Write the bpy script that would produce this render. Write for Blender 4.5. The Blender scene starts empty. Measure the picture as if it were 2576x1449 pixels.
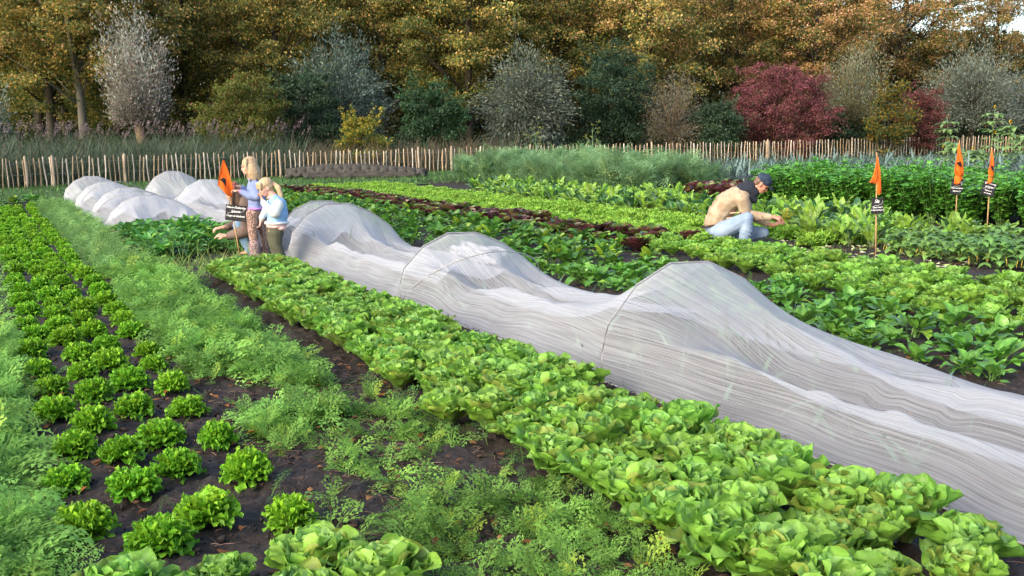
import bpy, bmesh, math, random
import numpy as np
from mathutils import Matrix, Vector
R = math.radians
rng = np.random.default_rng(7)
random.seed(7)
# ------------------------------------------------------------------ camera
PW, CX, CY, F, CH = 2576, 1288, 724.5, 2600.0, 1.5
TH = math.atan((724.5 - 333) / F); RO = -math.atan(.015)
CAMM = Matrix.Rotation(math.pi / 2 - TH, 3, 'X') @ Matrix.Rotation(RO, 3, 'Z')
scene = bpy.context.scene
COL = scene.collection
cd = bpy.data.cameras.new('camera'); cam = bpy.data.objects.new('camera', cd); COL.objects.link(cam)
cam.matrix_world = Matrix.Translation((0, 0, CH)) @ CAMM.to_4x4()
cd.sensor_width = 36; cd.lens = F / PW * 36; cd.clip_end = 900; cd.clip_start = .05
scene.camera = cam
# ------------------------------------------------------------------ light
SUN_EL, SUN_AZ = 30, 222        # azimuth clockwise from +Y
world = bpy.data.worlds.new('World'); scene.world = world; world.use_nodes = True
wn = world.node_tree.nodes; wl = world.node_tree.links
sky = wn.new('ShaderNodeTexSky'); sky.sky_type = 'NISHITA'; sky.sun_disc = False
sky.sun_elevation = R(SUN_EL); sky.sun_rotation = R(SUN_AZ); sky.air_density = 1.0; sky.dust_density = 3.0; sky.ozone_density = 1.0
bg = wn['Background']; bg.inputs['Strength'].default_value = .15
wl.new(sky.outputs[0], bg.inputs['Color'])
sd = bpy.data.lights.new('sun', 'SUN'); sd.energy = .82; sd.angle = R(40); sd.color = (1, .87, .70)
sun = bpy.data.objects.new('sun', sd); COL.objects.link(sun)
sdir = Vector((math.sin(R(SUN_AZ)) * math.cos(R(SUN_EL)), math.cos(R(SUN_AZ)) * math.cos(R(SUN_EL)), math.sin(R(SUN_EL))))
sun.rotation_euler = sdir.to_track_quat('Z', 'Y').to_euler()
scene.view_settings.view_transform = 'Standard'; scene.view_settings.look = 'None'
scene.view_settings.exposure = 1.55; scene.view_settings.gamma = 1
scene.render.engine = 'CYCLES'
scene.cycles.max_bounces = 8; scene.cycles.transparent_max_bounces = 12
scene.cycles.use_denoising = True

# ------------------------------------------------------------------ frames
def ray(x, y): return CAMM @ Vector(((x - CX) / F, -(y - CY) / F, -1))
def at(x, y, z=0.):
    d = ray(x, y); t = (z - CH) / d.z
    return Vector((d.x * t, d.y * t, z))
_d = ray(-60, 354); U = Vector((_d.x, _d.y)).normalized(); V = Vector((U.y, -U.x))
def W(u, v, z=0.): return Vector((U.x * u + V.x * v, U.y * u + V.y * v, z))
def uvof(p): return p.x * U.x + p.y * U.y, p.x * V.x + p.y * V.y
def at_depth(x, y, Y):                      # point of the ray where world y = Y
    d = ray(x, y); t = Y / d.y
    return Vector((d.x * t, Y, CH + d.z * t))
def on_u(x, y, u):
    d = ray(x, y); t = u / (d.x * U.x + d.y * U.y)
    return Vector((d.x * t, d.y * t, CH + d.z * t))
ROWANG = math.atan2(U.y, U.x)

def vnoise(x, y, seed=0):
    r = np.random.default_rng(seed).random((64, 64))
    xi = np.floor(x).astype(int); yi = np.floor(y).astype(int); fx = x - xi; fy = y - yi
    fx = fx * fx * (3 - 2 * fx); fy = fy * fy * (3 - 2 * fy)
    a = r[xi % 64, yi % 64]; b = r[(xi + 1) % 64, yi % 64]; c = r[xi % 64, (yi + 1) % 64]; d = r[(xi + 1) % 64, (yi + 1) % 64]
    return (a * (1 - fx) + b * fx) * (1 - fy) + (c * (1 - fx) + d * fx) * fy
# ------------------------------------------------------------------ mesh helpers
class MB:
    """collects vertex blocks and quads/tris"""
    def __init__(s): s.v = []; s.q = []; s.t = []; s.c = []; s.n = 0; s.uv = []
    def add(s, v, q=None, t=None, c=(1, 1, 1)):
        v = np.asarray(v, float).reshape(-1, 3)
        if q is not None and len(q): s.q.append(np.asarray(q) + s.n)
        if t is not None and len(t): s.t.append(np.asarray(t) + s.n)
        c = np.asarray(c, float)
        if c.ndim == 1: c = np.repeat(c[None], len(v), 0)
        s.c.append(c); s.v.append(v); s.n += len(v)
    def mesh(s, name, mat, smooth=True):
        v = np.concatenate(s.v); c = np.concatenate(s.c)
        q = np.concatenate(s.q) if s.q else np.zeros((0, 4), int)
        t = np.concatenate(s.t) if s.t else np.zeros((0, 3), int)
        return np_mesh(name, v, q, t, c, mat, smooth)
    def build(s, name, mat, parent=None, smooth=True):
        return link(name, s.mesh(name, mat, smooth), parent)
def np_mesh(name, v, q, t, c, mat, smooth=True):
    me = bpy.data.meshes.new(name)
    me.vertices.add(len(v)); me.vertices.foreach_set('co', v.astype(np.float32).ravel())
    loops = np.concatenate([q.ravel(), t.ravel()]).astype(np.int32)
    me.loops.add(len(loops)); me.loops.foreach_set('vertex_index', loops)
    st = np.concatenate([np.arange(len(q)) * 4, len(q) * 4 + np.arange(len(t)) * 3]).astype(np.int32)
    me.polygons.add(len(st)); me.polygons.foreach_set('loop_start', st)
    me.polygons.foreach_set('use_smooth', np.full(len(st), smooth))
    if c is not None:
        a = me.color_attributes.new('Col', 'FLOAT_COLOR', 'POINT')
        a.data.foreach_set('color', np.concatenate([c, np.ones((len(c), 1))], 1).astype(np.float32).ravel())
    me.update(calc_edges=True)
    if mat: me.materials.append(mat)
    return me
def link(name, me, parent=None):
    o = bpy.data.objects.new(name, me); COL.objects.link(o)
    if parent: o.parent = parent
    return o
def tag(o, label=None, cat=None, group=None, kind=None):
    if label: o['label'] = label
    if cat: o['category'] = cat
    if group: o['group'] = group
    if kind: o['kind'] = kind
    return o
def thing(name, loc, label, cat, group=None, rz=0):
    o = bpy.data.objects.new(name, None); COL.objects.link(o); o.location = loc; o.rotation_euler = (0, 0, rz)
    o.empty_display_size = .1
    return tag(o, label, cat, group)
def tube(mb, pts, rad, n=6, c=(1, 1, 1), cap=True):
    pts = [Vector(p) for p in pts]; k = len(pts)
    if not hasattr(rad, '__len__'): rad = [rad] * k
    vs = []; up = Vector((0, 0, 1))
    for i, p in enumerate(pts):
        d = (pts[min(i + 1, k - 1)] - pts[max(i - 1, 0)]).normalized()
        a = d.cross(up if abs(d.z) < .95 else Vector((1, 0, 0))).normalized(); b = d.cross(a)
        for j in range(n):
            th = 2 * math.pi * j / n
            vs.append(p + (a * math.cos(th) + b * math.sin(th)) * rad[i])
    q = [(i * n + j, i * n + (j + 1) % n, (i + 1) * n + (j + 1) % n, (i + 1) * n + j) for i in range(k - 1) for j in range(n)]
    t = []
    if cap:
        vs.append(pts[0]); vs.append(pts[-1]); a0 = k * n
        t = [(a0, (j + 1) % n, j) for j in range(n)] + [(a0 + 1, (k - 1) * n + j, (k - 1) * n + (j + 1) % n) for j in range(n)]
    mb.add([tuple(v) for v in vs], q, t, c)
def box(mb, c, s, col=(1, 1, 1), M=None):
    x, y, z = s[0] / 2, s[1] / 2, s[2] / 2
    v = np.array([(-x, -y, -z), (x, -y, -z), (x, y, -z), (-x, y, -z), (-x, -y, z), (x, -y, z), (x, y, z), (-x, y, z)])
    if M is not None: v = v @ np.array(M.to_3x3()).T
    mb.add(v + np.array(c), [(0, 3, 2, 1), (4, 5, 6, 7), (0, 1, 5, 4), (1, 2, 6, 5), (2, 3, 7, 6), (3, 0, 4, 7)], None, col)
# ------------------------------------------------------------------ materials
def mat(name):
    m = bpy.data.materials.new(name); m.use_nodes = True
    return m, m.node_tree.nodes, m.node_tree.links, m.node_tree.nodes['Principled BSDF']
def leafmat(name, trans=.3, rough=.45, spec=.4, hv=.03, vv=.25, nscale=40., bump=.0, bscale=60., namt=.35, spots=None):
    m, n, l, p = mat(name)
    at_ = n.new('ShaderNodeAttribute'); at_.attribute_name = 'Col'
    tc = n.new('ShaderNodeTexCoord'); nz = n.new('ShaderNodeTexNoise'); nz.inputs['Scale'].default_value = nscale; nz.inputs['Detail'].default_value = 3
    l.new(tc.outputs['Object'], nz.inputs['Vector'])
    oi = n.new('ShaderNodeObjectInfo')
    mr = n.new('ShaderNodeMapRange'); mr.inputs[3].default_value = 1 - vv; mr.inputs[4].default_value = 1 + vv
    l.new(oi.outputs['Random'], mr.inputs[0])
    mn = n.new('ShaderNodeMapRange'); mn.inputs[1].default_value = .3; mn.inputs[2].default_value = .7; mn.inputs[3].default_value = 1 - namt; mn.inputs[4].default_value = 1 + namt
    l.new(nz.outputs[0], mn.inputs[0])
    mu = n.new('ShaderNodeMath'); mu.operation = 'MULTIPLY'; l.new(mr.outputs[0], mu.inputs[0]); l.new(mn.outputs[0], mu.inputs[1])
    mh = n.new('ShaderNodeMapRange'); mh.inputs[3].default_value = .5 - hv; mh.inputs[4].default_value = .5 + hv
    mo = n.new('ShaderNodeMath'); mo.operation = 'MULTIPLY'; mo.inputs[1].default_value = 7.31; l.new(oi.outputs['Random'], mo.inputs[0])
    mf = n.new('ShaderNodeMath'); mf.operation = 'FRACT'; l.new(mo.outputs[0], mf.inputs[0]); l.new(mf.outputs[0], mh.inputs[0])
    hs = n.new('ShaderNodeHueSaturation'); l.new(mh.outputs[0], hs.inputs['Hue']); l.new(mu.outputs[0], hs.inputs['Value'])
    src = at_.outputs['Color']
    if spots:
        n2 = n.new('ShaderNodeTexNoise'); n2.inputs['Scale'].default_value = spots[1]; n2.inputs['Detail'].default_value = 2
        l.new(tc.outputs['Object'], n2.inputs['Vector'])
        m2 = n.new('ShaderNodeMapRange'); m2.inputs[1].default_value = spots[2]; m2.inputs[2].default_value = spots[2] + .12; l.new(n2.outputs[0], m2.inputs[0])
        mx = n.new('ShaderNodeMixRGB'); mx.inputs[2].default_value = (*spots[0], 1); l.new(m2.outputs[0], mx.inputs[0]); l.new(src, mx.inputs[1]); src = mx.outputs[0]
    l.new(src, hs.inputs['Color'])
    l.new(hs.outputs[0], p.inputs['Base Color']); p.inputs['Roughness'].default_value = rough; p.inputs['Specular IOR Level'].default_value = spec
    tr = n.new('ShaderNodeBsdfTranslucent'); l.new(hs.outputs[0], tr.inputs['Color'])
    mx = n.new('ShaderNodeMixShader'); mx.inputs[0].default_value = trans
    l.new(p.outputs[0], mx.inputs[1]); l.new(tr.outputs[0], mx.inputs[2]); l.new(mx.outputs[0], n['Material Output'].inputs[0])
    if bump:
        b = n.new('ShaderNodeBump'); b.inputs['Strength'].default_value = bump; b.inputs['Distance'].default_value = .01
        n3 = n.new('ShaderNodeTexNoise'); n3.inputs['Scale'].default_value = bscale; l.new(tc.outputs['Object'], n3.inputs['Vector'])
        l.new(n3.outputs[0], b.inputs['Height']); l.new(b.outputs[0], p.inputs['Normal'])
    return m
def plain(name, col, rough=.8, nscale=20., amt=.3, bump=.0, metal=0, col2=None, stretch=(1, 1, 1), attr=False, spec=.3):
    m, n, l, p = mat(name)
    tc = n.new('ShaderNodeTexCoord'); mp = n.new('ShaderNodeMapping'); mp.inputs['Scale'].default_value = stretch
    nz = n.new('ShaderNodeTexNoise'); nz.inputs['Scale'].default_value = nscale; nz.inputs['Detail'].default_value = 6
    l.new(tc.outputs['Object'], mp.inputs[0]); l.new(mp.outputs[0], nz.inputs['Vector'])
    cr = n.new('ShaderNodeMapRange'); cr.inputs[1].default_value = .3; cr.inputs[2].default_value = .7; l.new(nz.outputs[0], cr.inputs[0])
    mx = n.new('ShaderNodeMixRGB'); l.new(cr.outputs[0], mx.inputs[0])
    c2 = col2 or tuple(min(1, k * (1 + amt)) for k in col)
    c1 = col if col2 else tuple(k * (1 - amt) for k in col)
    mx.inputs[1].default_value = (*c1, 1); mx.inputs[2].default_value = (*c2, 1)
    out = mx.outputs[0]
    if attr:
        a = n.new('ShaderNodeAttribute'); a.attribute_name = 'Col'
        m2 = n.new('ShaderNodeMixRGB'); m2.blend_type = 'MULTIPLY'; m2.inputs[0].default_value = 1; l.new(out, m2.inputs[1]); l.new(a.outputs['Color'], m2.inputs[2]); out = m2.outputs[0]
    l.new(out, p.inputs['Base Color']); p.inputs['Roughness'].default_value = rough; p.inputs['Metallic'].default_value = metal; p.inputs['Specular IOR Level'].default_value = spec
    if bump:
        b = n.new('ShaderNodeBump'); b.inputs['Strength'].default_value = bump; b.inputs['Distance'].default_value = .01
        l.new(nz.outputs[0], b.inputs['Height']); l.new(b.outputs[0], p.inputs['Normal'])
    return m
def H(*c): return np.array(c, float)

M_soil = plain('soil', (.026, .019, .015), .8, 30, .55, 1.0, spec=.4)
M_lawn = plain('lawn', (.045, .085, .022), .9, 1.2, .35, .3)
M_grass = leafmat('grass_blade', .3, .5, .3, .01, .0, 3, namt=.4)
M_oak = leafmat('oakleaf_leaf', .38, .48, .35, .008, .12, 30, .3, 90)
M_endive = leafmat('endive_leaf', .38, .46, .35, .010, .12, 18, .5, 55, namt=.22, spots=((.27, .38, .08), 7., .72))
M_carrot = leafmat('carrot_leaf', .4, .65, .12, .0, .0, 2.2, namt=.28)
M_spin = leafmat('spinach_leaf', .25, .35, .5, .010, .15, 18, .5, 60, namt=.3)
M_redl = leafmat('red_lettuce_leaf', .2, .35, .5, .02, .25, 14, .4, 60, namt=.5)
M_lollo = leafmat('frilly_leaf', .35, .45, .4, .006, .10, 25, namt=.2)
M_chard = leafmat('chard_leaf', .3, .35, .5, .015, .15, 14, .5, 50, namt=.3)
M_bean = leafmat('bean_leaf', .3, .45, .4, .008, .12, 14, namt=.25)
M_celery = leafmat('celery_leaf', .25, .38, .5, .006, .12, 14, namt=.35)
M_fennel = leafmat('fennel_leaf', .4, .6, .2, .006, .12, 3, namt=.3)
M_leek = leafmat('leek_leaf', .2, .45, .4, .01, .15, 8, namt=.3)
M_tree = leafmat('tree_leaf', .45, .55, .3, .012, .12, .5, namt=.35)
M_willow = leafmat('willow_leaf', .3, .5, .35, .01, .1, .7, namt=.3)
M_bark = plain('bark', (.055, .047, .036), .95, 6, .45, .8, stretch=(1, 1, .25))
M_wood = plain('paling_wood', (.35, .285, .21), .85, 9, .35, .4, stretch=(1, 1, .2), attr=True)
M_wire = plain('fence_wire', (.28, .30, .31), .5, 30, .2, 0, .6)
M_bamboo = plain('bamboo', (.42, .27, .13), .5, 14, .3, .1, stretch=(1, 1, .2))
M_slate = plain('slate', (.018, .019, .022), .75, 25, .5, .2)
M_chalk = plain('chalk', (.75, .75, .75), .9, 60, .15)
M_flag = plain('flag_orange', (.90, .15, .012), .75, 8, .08, 0)
M_black = plain('black_cloth', (.012, .012, .014), .8, 30, .3)
M_hoop = plain('hoop_wire', (.30, .30, .31), .5, 40, .2, 0, .3)

def netmat(name, lo, hi, tint=(.80, .82, .86), su=2.2, sv=150.):
    m, n, l, p = mat(name); n.remove(p)
    uv = n.new('ShaderNodeUVMap'); uv.uv_map = 'net'
    mp = n.new('ShaderNodeMapping'); mp.inputs['Scale'].default_value = (su, sv, 1); l.new(uv.outputs[0], mp.inputs[0])
    nz = n.new('ShaderNodeTexNoise'); nz.inputs['Scale'].default_value = 1; nz.inputs['Detail'].default_value = 4; nz.inputs['Roughness'].default_value = .65; l.new(mp.outputs[0], nz.inputs['Vector'])
    mp2 = n.new('ShaderNodeMapping'); mp2.inputs['Scale'].default_value = (1.5, 80, 1); l.new(uv.outputs[0], mp2.inputs[0])
    n2 = n.new('ShaderNodeTexNoise'); n2.inputs['Scale'].default_value = 1; n2.inputs['Detail'].default_value = 3; l.new(mp2.outputs[0], n2.inputs['Vector'])
    mr = n.new('ShaderNodeMapRange'); mr.inputs[1].default_value = .36; mr.inputs[2].default_value = .62; mr.inputs[3].default_value = lo; mr.inputs[4].default_value = hi; l.new(nz.outputs[0], mr.inputs[0])
    m3 = n.new('ShaderNodeMapRange'); m3.inputs[1].default_value = .35; m3.inputs[2].default_value = .65; m3.inputs[3].default_value = -.10; m3.inputs[4].default_value = .10; l.new(n2.outputs[0], m3.inputs[0])
    # a woven sheet closes up when seen at a slant
    lw = n.new('ShaderNodeLayerWeight'); lw.inputs[0].default_value = .5
    m4 = n.new('ShaderNodeMath'); m4.operation = 'MULTIPLY'; m4.inputs[1].default_value = .42; l.new(lw.outputs['Facing'], m4.inputs[0])
    ad = n.new('ShaderNodeMath'); ad.operation = 'ADD'; l.new(mr.outputs[0], ad.inputs[0]); l.new(m3.outputs[0], ad.inputs[1])
    ad2 = n.new('ShaderNodeMath'); ad2.operation = 'ADD'; ad2.use_clamp = True; l.new(ad.outputs[0], ad2.inputs[0]); l.new(m4.outputs[0], ad2.inputs[1])
    df = n.new('ShaderNodeBsdfDiffuse'); df.inputs[0].default_value = (*tint, 1)
    tl = n.new('ShaderNodeBsdfTranslucent'); tl.inputs[0].default_value = (*tint, 1)
    bp = n.new('ShaderNodeBump'); bp.inputs['Strength'].default_value = .25; bp.inputs['Distance'].default_value = .006; l.new(nz.outputs[0], bp.inputs['Height'])
    l.new(bp.outputs[0], df.inputs['Normal'])
    a = n.new('ShaderNodeMixShader'); a.inputs[0].default_value = .48; l.new(df.outputs[0], a.inputs[1]); l.new(tl.outputs[0], a.inputs[2])
    tp = n.new('ShaderNodeBsdfTransparent')
    b = n.new('ShaderNodeMixShader'); l.new(ad2.outputs[0], b.inputs[0]); l.new(tp.outputs[0], b.inputs[1]); l.new(a.outputs[0], b.inputs[2])
    l.new(b.outputs[0], n['Material Output'].inputs[0])
    return m
M_net = netmat('insect_net', .17, .38, (.66, .68, .71), 1.3, 210.)

# ------------------------------------------------------------------ ground
def make_ground():
    def axis(a, b, st, lo, hi, g=1.25):
        c = list(np.arange(a, b, st)); s = st; x = a; left = []
        while x > lo: s *= g; x -= s; left.append(x)
        s = st; x = c[-1]; right = []
        while x < hi: s *= g; x += s; right.append(x)
        return np.array(left[::-1] + c + right)
    xs = axis(-3.6, 4.2, .02, -320, 320); ys = axis(2.4, 9, .02, -60, 520)
    X, Y = np.meshgrid(xs, ys, indexing='ij')
    Z = (vnoise(X * 3, Y * 3, 1) - .5) * .03 + (vnoise(X * 9, Y * 9, 2) - .5) * .022 + (vnoise(X * 21, Y * 21, 3) - .5) * .030 + (vnoise(X * 41 + 9, Y * 41, 4) - .5) * .022
    fade = np.clip(1 - (np.hypot(X, Y - 6) - 6) / 10, 0, 1); Z = Z * fade
    v = np.stack([X, Y, Z], -1).reshape(-1, 3); nx, ny = X.shape
    i = np.arange(nx * ny).reshape(nx, ny)
    q = np.stack([i[:-1, :-1], i[1:, :-1], i[1:, 1:], i[:-1, 1:]], -1).reshape(-1, 4)
    o = link('ground', np_mesh('ground', v, q, np.zeros((0, 3), int), None, M_soil)); tag(o, kind='structure', label='dark bare soil of the vegetable garden', cat='soil')
make_ground()
# lawn sheet behind the beds, reaching under the trees
mb = MB()
pts = [W(27.2, -60, .02), W(27.2, 0, .02), W(28.6, 5, .02), W(28.6, 12, .02), W(31.2, 12.2, .02), W(31, 18, .02), W(30, 60, .02), W(300, 260, .02), W(300, -260, .02)]
c0 = W(60, 0, .02)
mb.add([tuple(p) for p in pts] + [tuple(c0)], None, [(9, (i + 1) % 9, i) for i in range(9)])
tag(mb.build('lawn', M_lawn), 'green lawn between the vegetable beds and the paling fence', 'lawn', kind='structure')

# ------------------------------------------------------------------ leaves
def leaf(L, Wd, nl, nw, e0, e1, shape, cup=0., ruf=0., rf=3., ph=0., az=0., base=(0, 0, 0), r0=0., twist=0., ser=0., col=(.1, .3, .05), rib=None, tip=None, colj=0.):
    t = np.linspace(0, 1, nl + 1)[:, None]; s = np.linspace(-1, 1, nw + 1)[None]
    e = e0 + (e1 - e0) * t ** 1.3
    dl = L / nl
    rr = np.concatenate([[0], np.cumsum(np.cos(e[1:, 0]) * dl)])[:, None]; zz = np.concatenate([[0], np.cumsum(np.sin(e[1:, 0]) * dl)])[:, None]
    w = shape(t) * Wd / 2
    if ser: w = w * (1 + ser * np.sin(t * 30 + ph * 3) * (t > .2) + ser * .5 * np.sin(t * 44 + ph))
    lat = s * w
    nrm_r, nrm_z = -np.sin(e), np.cos(e)
    off = cup * (s ** 2) * w + ruf * (np.abs(s) ** 1.7) * np.sin(rf * 2 * np.pi * t + ph + (s > 0) * 1.9 + np.sign(s) * 0.7) * (.3 + .7 * t)
    off = off + ruf * .5 * np.sin(s * 4 + ph * 2 + t * 5) * t
    r = r0 + rr + nrm_r * off; z = zz + nrm_z * off; la = lat * (1 - .1 * np.abs(cup)) + twist * off
    ca, sa = math.cos(az), math.sin(az)
    x = base[0] + r * ca - la * sa; y = base[1] + r * sa + la * ca; z = base[2] + z
    v = np.stack([x + 0 * s, y + 0 * s, z + 0 * s], -1).reshape(-1, 3)
    i = np.arange((nl + 1) * (nw + 1)).reshape(nl + 1, nw + 1)
    q = np.stack([i[:-1, :-1], i[1:, :-1], i[1:, 1:], i[:-1, 1:]], -1).reshape(-1, 4)
    c = np.array(col)[None, None] * np.ones((nl + 1, nw + 1, 1))
    if rib is not None:
        k = np.clip(1 - np.abs(s) * 5 * (w / (Wd / 2) + .2), 0, 1)[..., None] * np.clip(1.15 - t, 0, 1)[..., None]
        k = np.maximum(k, np.clip(.28 - t, 0, .28)[..., None] * 3)
        c = c * (1 - k) + np.array(rib) * k
    if tip is not None:
        k = np.clip((t - .3) * 1.4, 0, 1)[..., None]; c = c * (1 - k) + np.array(tip) * k
    if colj: c = c * (1 + colj * (rng.random() - .5) * 2)
    return v, q, c.reshape(-1, 3)
def fan(t): return np.where(t < .62, .16 + .84 * np.sin(np.clip(t / .62, 0, 1) * np.pi / 2) ** 1.4, np.sqrt(np.clip(1 - ((t - .62) / .385) ** 2, 0, 1)))
def oval(t): return np.clip(.10 + np.sin(np.pi * np.clip(t, 0, 1) ** 1.1) ** .8, 0, 2) * (t < .999) + .02
def spade(t): return np.where(t < .35, .07, np.clip(np.sin(np.pi * np.clip((t - .33) / .67, 0, 1) ** .75), 0, 1) ** .8) + .02
def lobed(t): return (.22 + .8 * np.clip(t, 0, 1) ** .8) * (1 + .28 * np.sin(t * 19)) * np.sqrt(np.clip(1.02 - t ** 6, 0, 1))
def strap(t): return np.clip(1.05 - t ** 2.2, .02, 1)
def U1(a, b): return a + (b - a) * rng.random()

def oak_head(seed):
    global rng; rng = np.random.default_rng(seed); mb = MB()
    for k in range(112):
        f = (k + .5) / 112; el = R(12 + 72 * f ** .75 + U1(-8, 8)); az = k * 2.39996 + U1(-.3, .3)
        L = U1(.105, .13) * (1.0 + .10 * f); g = H(.15, .37, .022) * U1(.8, 1.15) + H(.09, .07, .0) * f * U1(0, 1)
        a = leaf(L, U1(.042, .062), 11, 6, el, el - R(U1(-5, 55)), lobed, U1(-.1, .6), U1(.010, .017), U1(2.2, 3.6), U1(0, 6), az, (0, 0, .012), .008, 0, .10, g, g * .8 + .02, g * 1.15)
        mb.add(a[0], a[1], None, a[2])
    return mb.mesh('oakleaf_lettuce', M_oak)
def endive_head(seed, big=1., yellow=.12):
    global rng; rng = np.random.default_rng(seed); mb = MB(); N = 40
    for k in range(N):
        f = (k + .5) / N; el = R(34 + 50 * f + U1(-9, 9)); az = k * 2.39996 + U1(-.35, .35)
        L = U1(.18, .235) * (1 - .22 * f) * big
        g = H(.175, .36, .045) * U1(.78, 1.2) + H(.06, .08, .03) * f
        if rng.random() < yellow: g = H(.26, .36, .06) * U1(.75, 1.1)
        a = leaf(L, U1(.105, .155) * big * (1 - .2 * f), 20, 10, el + R(15), el - R(U1(-8, 30)), fan, U1(.0, .7), U1(.009, .017) * big, U1(2.0, 3.8), U1(0, 6), az, (0, 0, .012), .012, 0, .035, g, g * .6 + H(.18, .22, .12), None)
        mb.add(a[0], a[1], None, a[2])
    for k in range(16):                       # curly heart
        az = U1(0, 6.28); el = R(U1(40, 85)); g = H(.22, .42, .10) * U1(.85, 1.15)
        a = leaf(U1(.14, .185) * big, U1(.07, .11) * big, 18, 8, el + .2, el - R(U1(10, 60)), fan, U1(.2, .9), .014, U1(3, 5), U1(0, 6), az, (0, 0, .03), .005, 0, .08, g)
        mb.add(a[0], a[1], None, a[2])
    return mb.mesh('endive', M_endive)
def spinach_plant(seed, h=.2, g0=(.10, .26, .035), n=16, wd=.075):
    global rng; rng = np.random.default_rng(seed); mb = MB()
    for k in range(n):
        f = (k + .5) / n; az = k * 2.39996 + U1(-.4, .4); el = R(18 + 58 * f + U1(-10, 10)); L = U1(.8, 1.2) * h * (1.15 - .35 * f)
        g = H(*g0) * U1(.8, 1.3) + (H(.10, .10, 0) if rng.random() < .08 else 0)
        a = leaf(L, wd * U1(.8, 1.25), 12, 6, el + R(25), el - R(U1(25, 75)), spade, U1(-.2, .55), U1(.004, .011), U1(1.5, 3), U1(0, 6), az, (U1(-.03, .03), U1(-.03, .03), .005), .006, 0, 0, g, g * .7 + H(.09, .13, .05))
        mb.add(a[0], a[1], None, a[2])
    return mb.mesh('spinach_plant', M_spin)
def red_head(seed):
    global rng; rng = np.random.default_rng(seed); mb = MB(); N = 22
    for k in range(N):
        f = (k + .5) / N; el = R(10 + 65 * f + U1(-8, 8)); az = k * 2.39996 + U1(-.3, .3)
        r = rng.random(); g = H(.070, .022, .026) * U1(.6, 1.5) if r < .42 else (H(.11, .080, .024) if r < .72 else H(.10, .16, .04))
        a = leaf(U1(.15, .2) * (1 - .25 * f), U1(.12, .17), 10, 6, el + R(20), el - R(U1(0, 35)), fan, U1(.2, .8), U1(.003, .008), U1(1.5, 3), U1(0, 6), az, (0, 0, .01), .01, 0, .02, g, H(.09, .08, .05))
        mb.add(a[0], a[1], None, a[2])
    return mb.mesh('red_lettuce', M_redl)
def lollo_head(seed, green=(.27, .49, .065)):
    global rng; rng = np.random.default_rng(seed); mb = MB(); N = 110
    for k in range(N):
        f = (k + .5) / N; el = R(2 + 84 * f ** .9 + U1(-5, 5)); az = k * 2.39996
        g = H(*green) * U1(.8, 1.15)
        a = leaf(U1(.135, .175), U1(.05, .08), 8, 5, el, el - R(U1(-20, 70)), lobed, U1(-.3, .7), U1(.014, .024), U1(3, 5), U1(0, 6), az, (0, 0, .01), .02, 0, .1, g)
        mb.add(a[0], a[1], None, a[2])
    return mb.mesh('frilly_lettuce', M_lollo)
def chard_plant(seed, dark=0., h=.42):
    global rng; rng = np.random.default_rng(seed); mb = MB(); n = 15
    for k in range(n):
        f = (k + .5) / n; az = k * 2.39996 + U1(-.4, .4); el = R(35 + 48 * f + U1(-10, 10)); L = U1(.75, 1.15) * h
        g = (H(.20, .38, .045) if rng.random() > dark else H(.045, .14, .045)) * U1(.8, 1.25)
        a = leaf(L, U1(.12, .17), 14, 6, el + R(15), el - R(U1(10, 65)), spade, U1(-.2, .5), U1(.008, .018), U1(2, 4), U1(0, 6), az, (U1(-.03, .03), U1(-.03, .03), .0), .01, 0, .03, g, H(.42, .48, .30))
        mb.add(a[0], a[1], None, a[2])
    return mb.mesh('chard_plant', M_chard)
def heart(t): return np.clip(np.sqrt(np.clip(t * 6, 0, 1)) * (1 - t) ** .8 * 1.15, 0.01, 1)
def bean_plant(seed):
    global rng; rng = np.random.default_rng(seed); mb = MB()
    for k in range(22):
        az0 = U1(0, 6.28); r = .17 * math.sqrt(rng.random()); z = U1(.14, .36) - r * .45
        px, py = r * math.cos(az0), r * math.sin(az0)
        tube(mb, [(px * .1, py * .1, 0), (px * .7, py * .7, z * .7), (px, py, z)], .002, 4, (.15, .25, .08), False)
        g = H(.13, .27, .055) * U1(.75, 1.25)
        for j in range(3):
            a = leaf(U1(.08, .11), U1(.075, .095), 6, 4, R(U1(-10, 15)), R(U1(-75, -40)), heart, U1(-.4, .1), .003, 2, U1(0, 6), az0 + (j - 1) * 1.9 + U1(-.3, .3), (px, py, z), .008, 0, 0, g, g * .8 + .03)
            mb.add(a[0], a[1], None, a[2])
    for k in range(5):                        # hanging yellow pods
        a0 = U1(0, 6.28); r = U1(.08, .17); x, y = r * math.cos(a0), r * math.sin(a0); z = U1(.09, .16)
        tube(mb, [(x, y, z), (x * 1.08, y * 1.08, z - .04), (x * 1.1, y * 1.1, z - .085)], [.003, .0045, .002], 5, (.55, .42, .08))
    return mb.mesh('bean_plant', M_bean)
def celery_plant(seed):
    global rng; rng = np.random.default_rng(seed); mb = MB()
    for k in range(16):
        az = U1(0, 6.28); hh = U1(.38, .72); sp = U1(.05, .24)
        top = Vector((math.cos(az) * sp, math.sin(az) * sp, hh))
        tube(mb, [(top.x * .15, top.y * .15, 0), (top.x * .5, top.y * .5, hh * .55), tuple(top)], [.006, .005, .003], 4, (.14, .27, .07), False)
        for j in range(12):
            t = U1(.25, 1.05); p = (top.x * (t ** 1.3) + U1(-.05, .05), top.y * (t ** 1.3) + U1(-.05, .05), hh * t)
            g = H(.08, .235, .028) * U1(.7, 1.4) * (.85 + .5 * (p[2] > .5))
            for i in range(3):
                a = leaf(U1(.06, .095), U1(.06, .095), 4, 4, R(U1(-15, 55)), R(U1(-50, 20)), lobed, U1(-.3, .6), .006, 2, U1(0, 6), U1(0, 6.28), p, .004, 0, .12, g)
                mb.add(a[0], a[1], None, a[2])
    return mb.mesh('celery_plant', M_celery)
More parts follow.
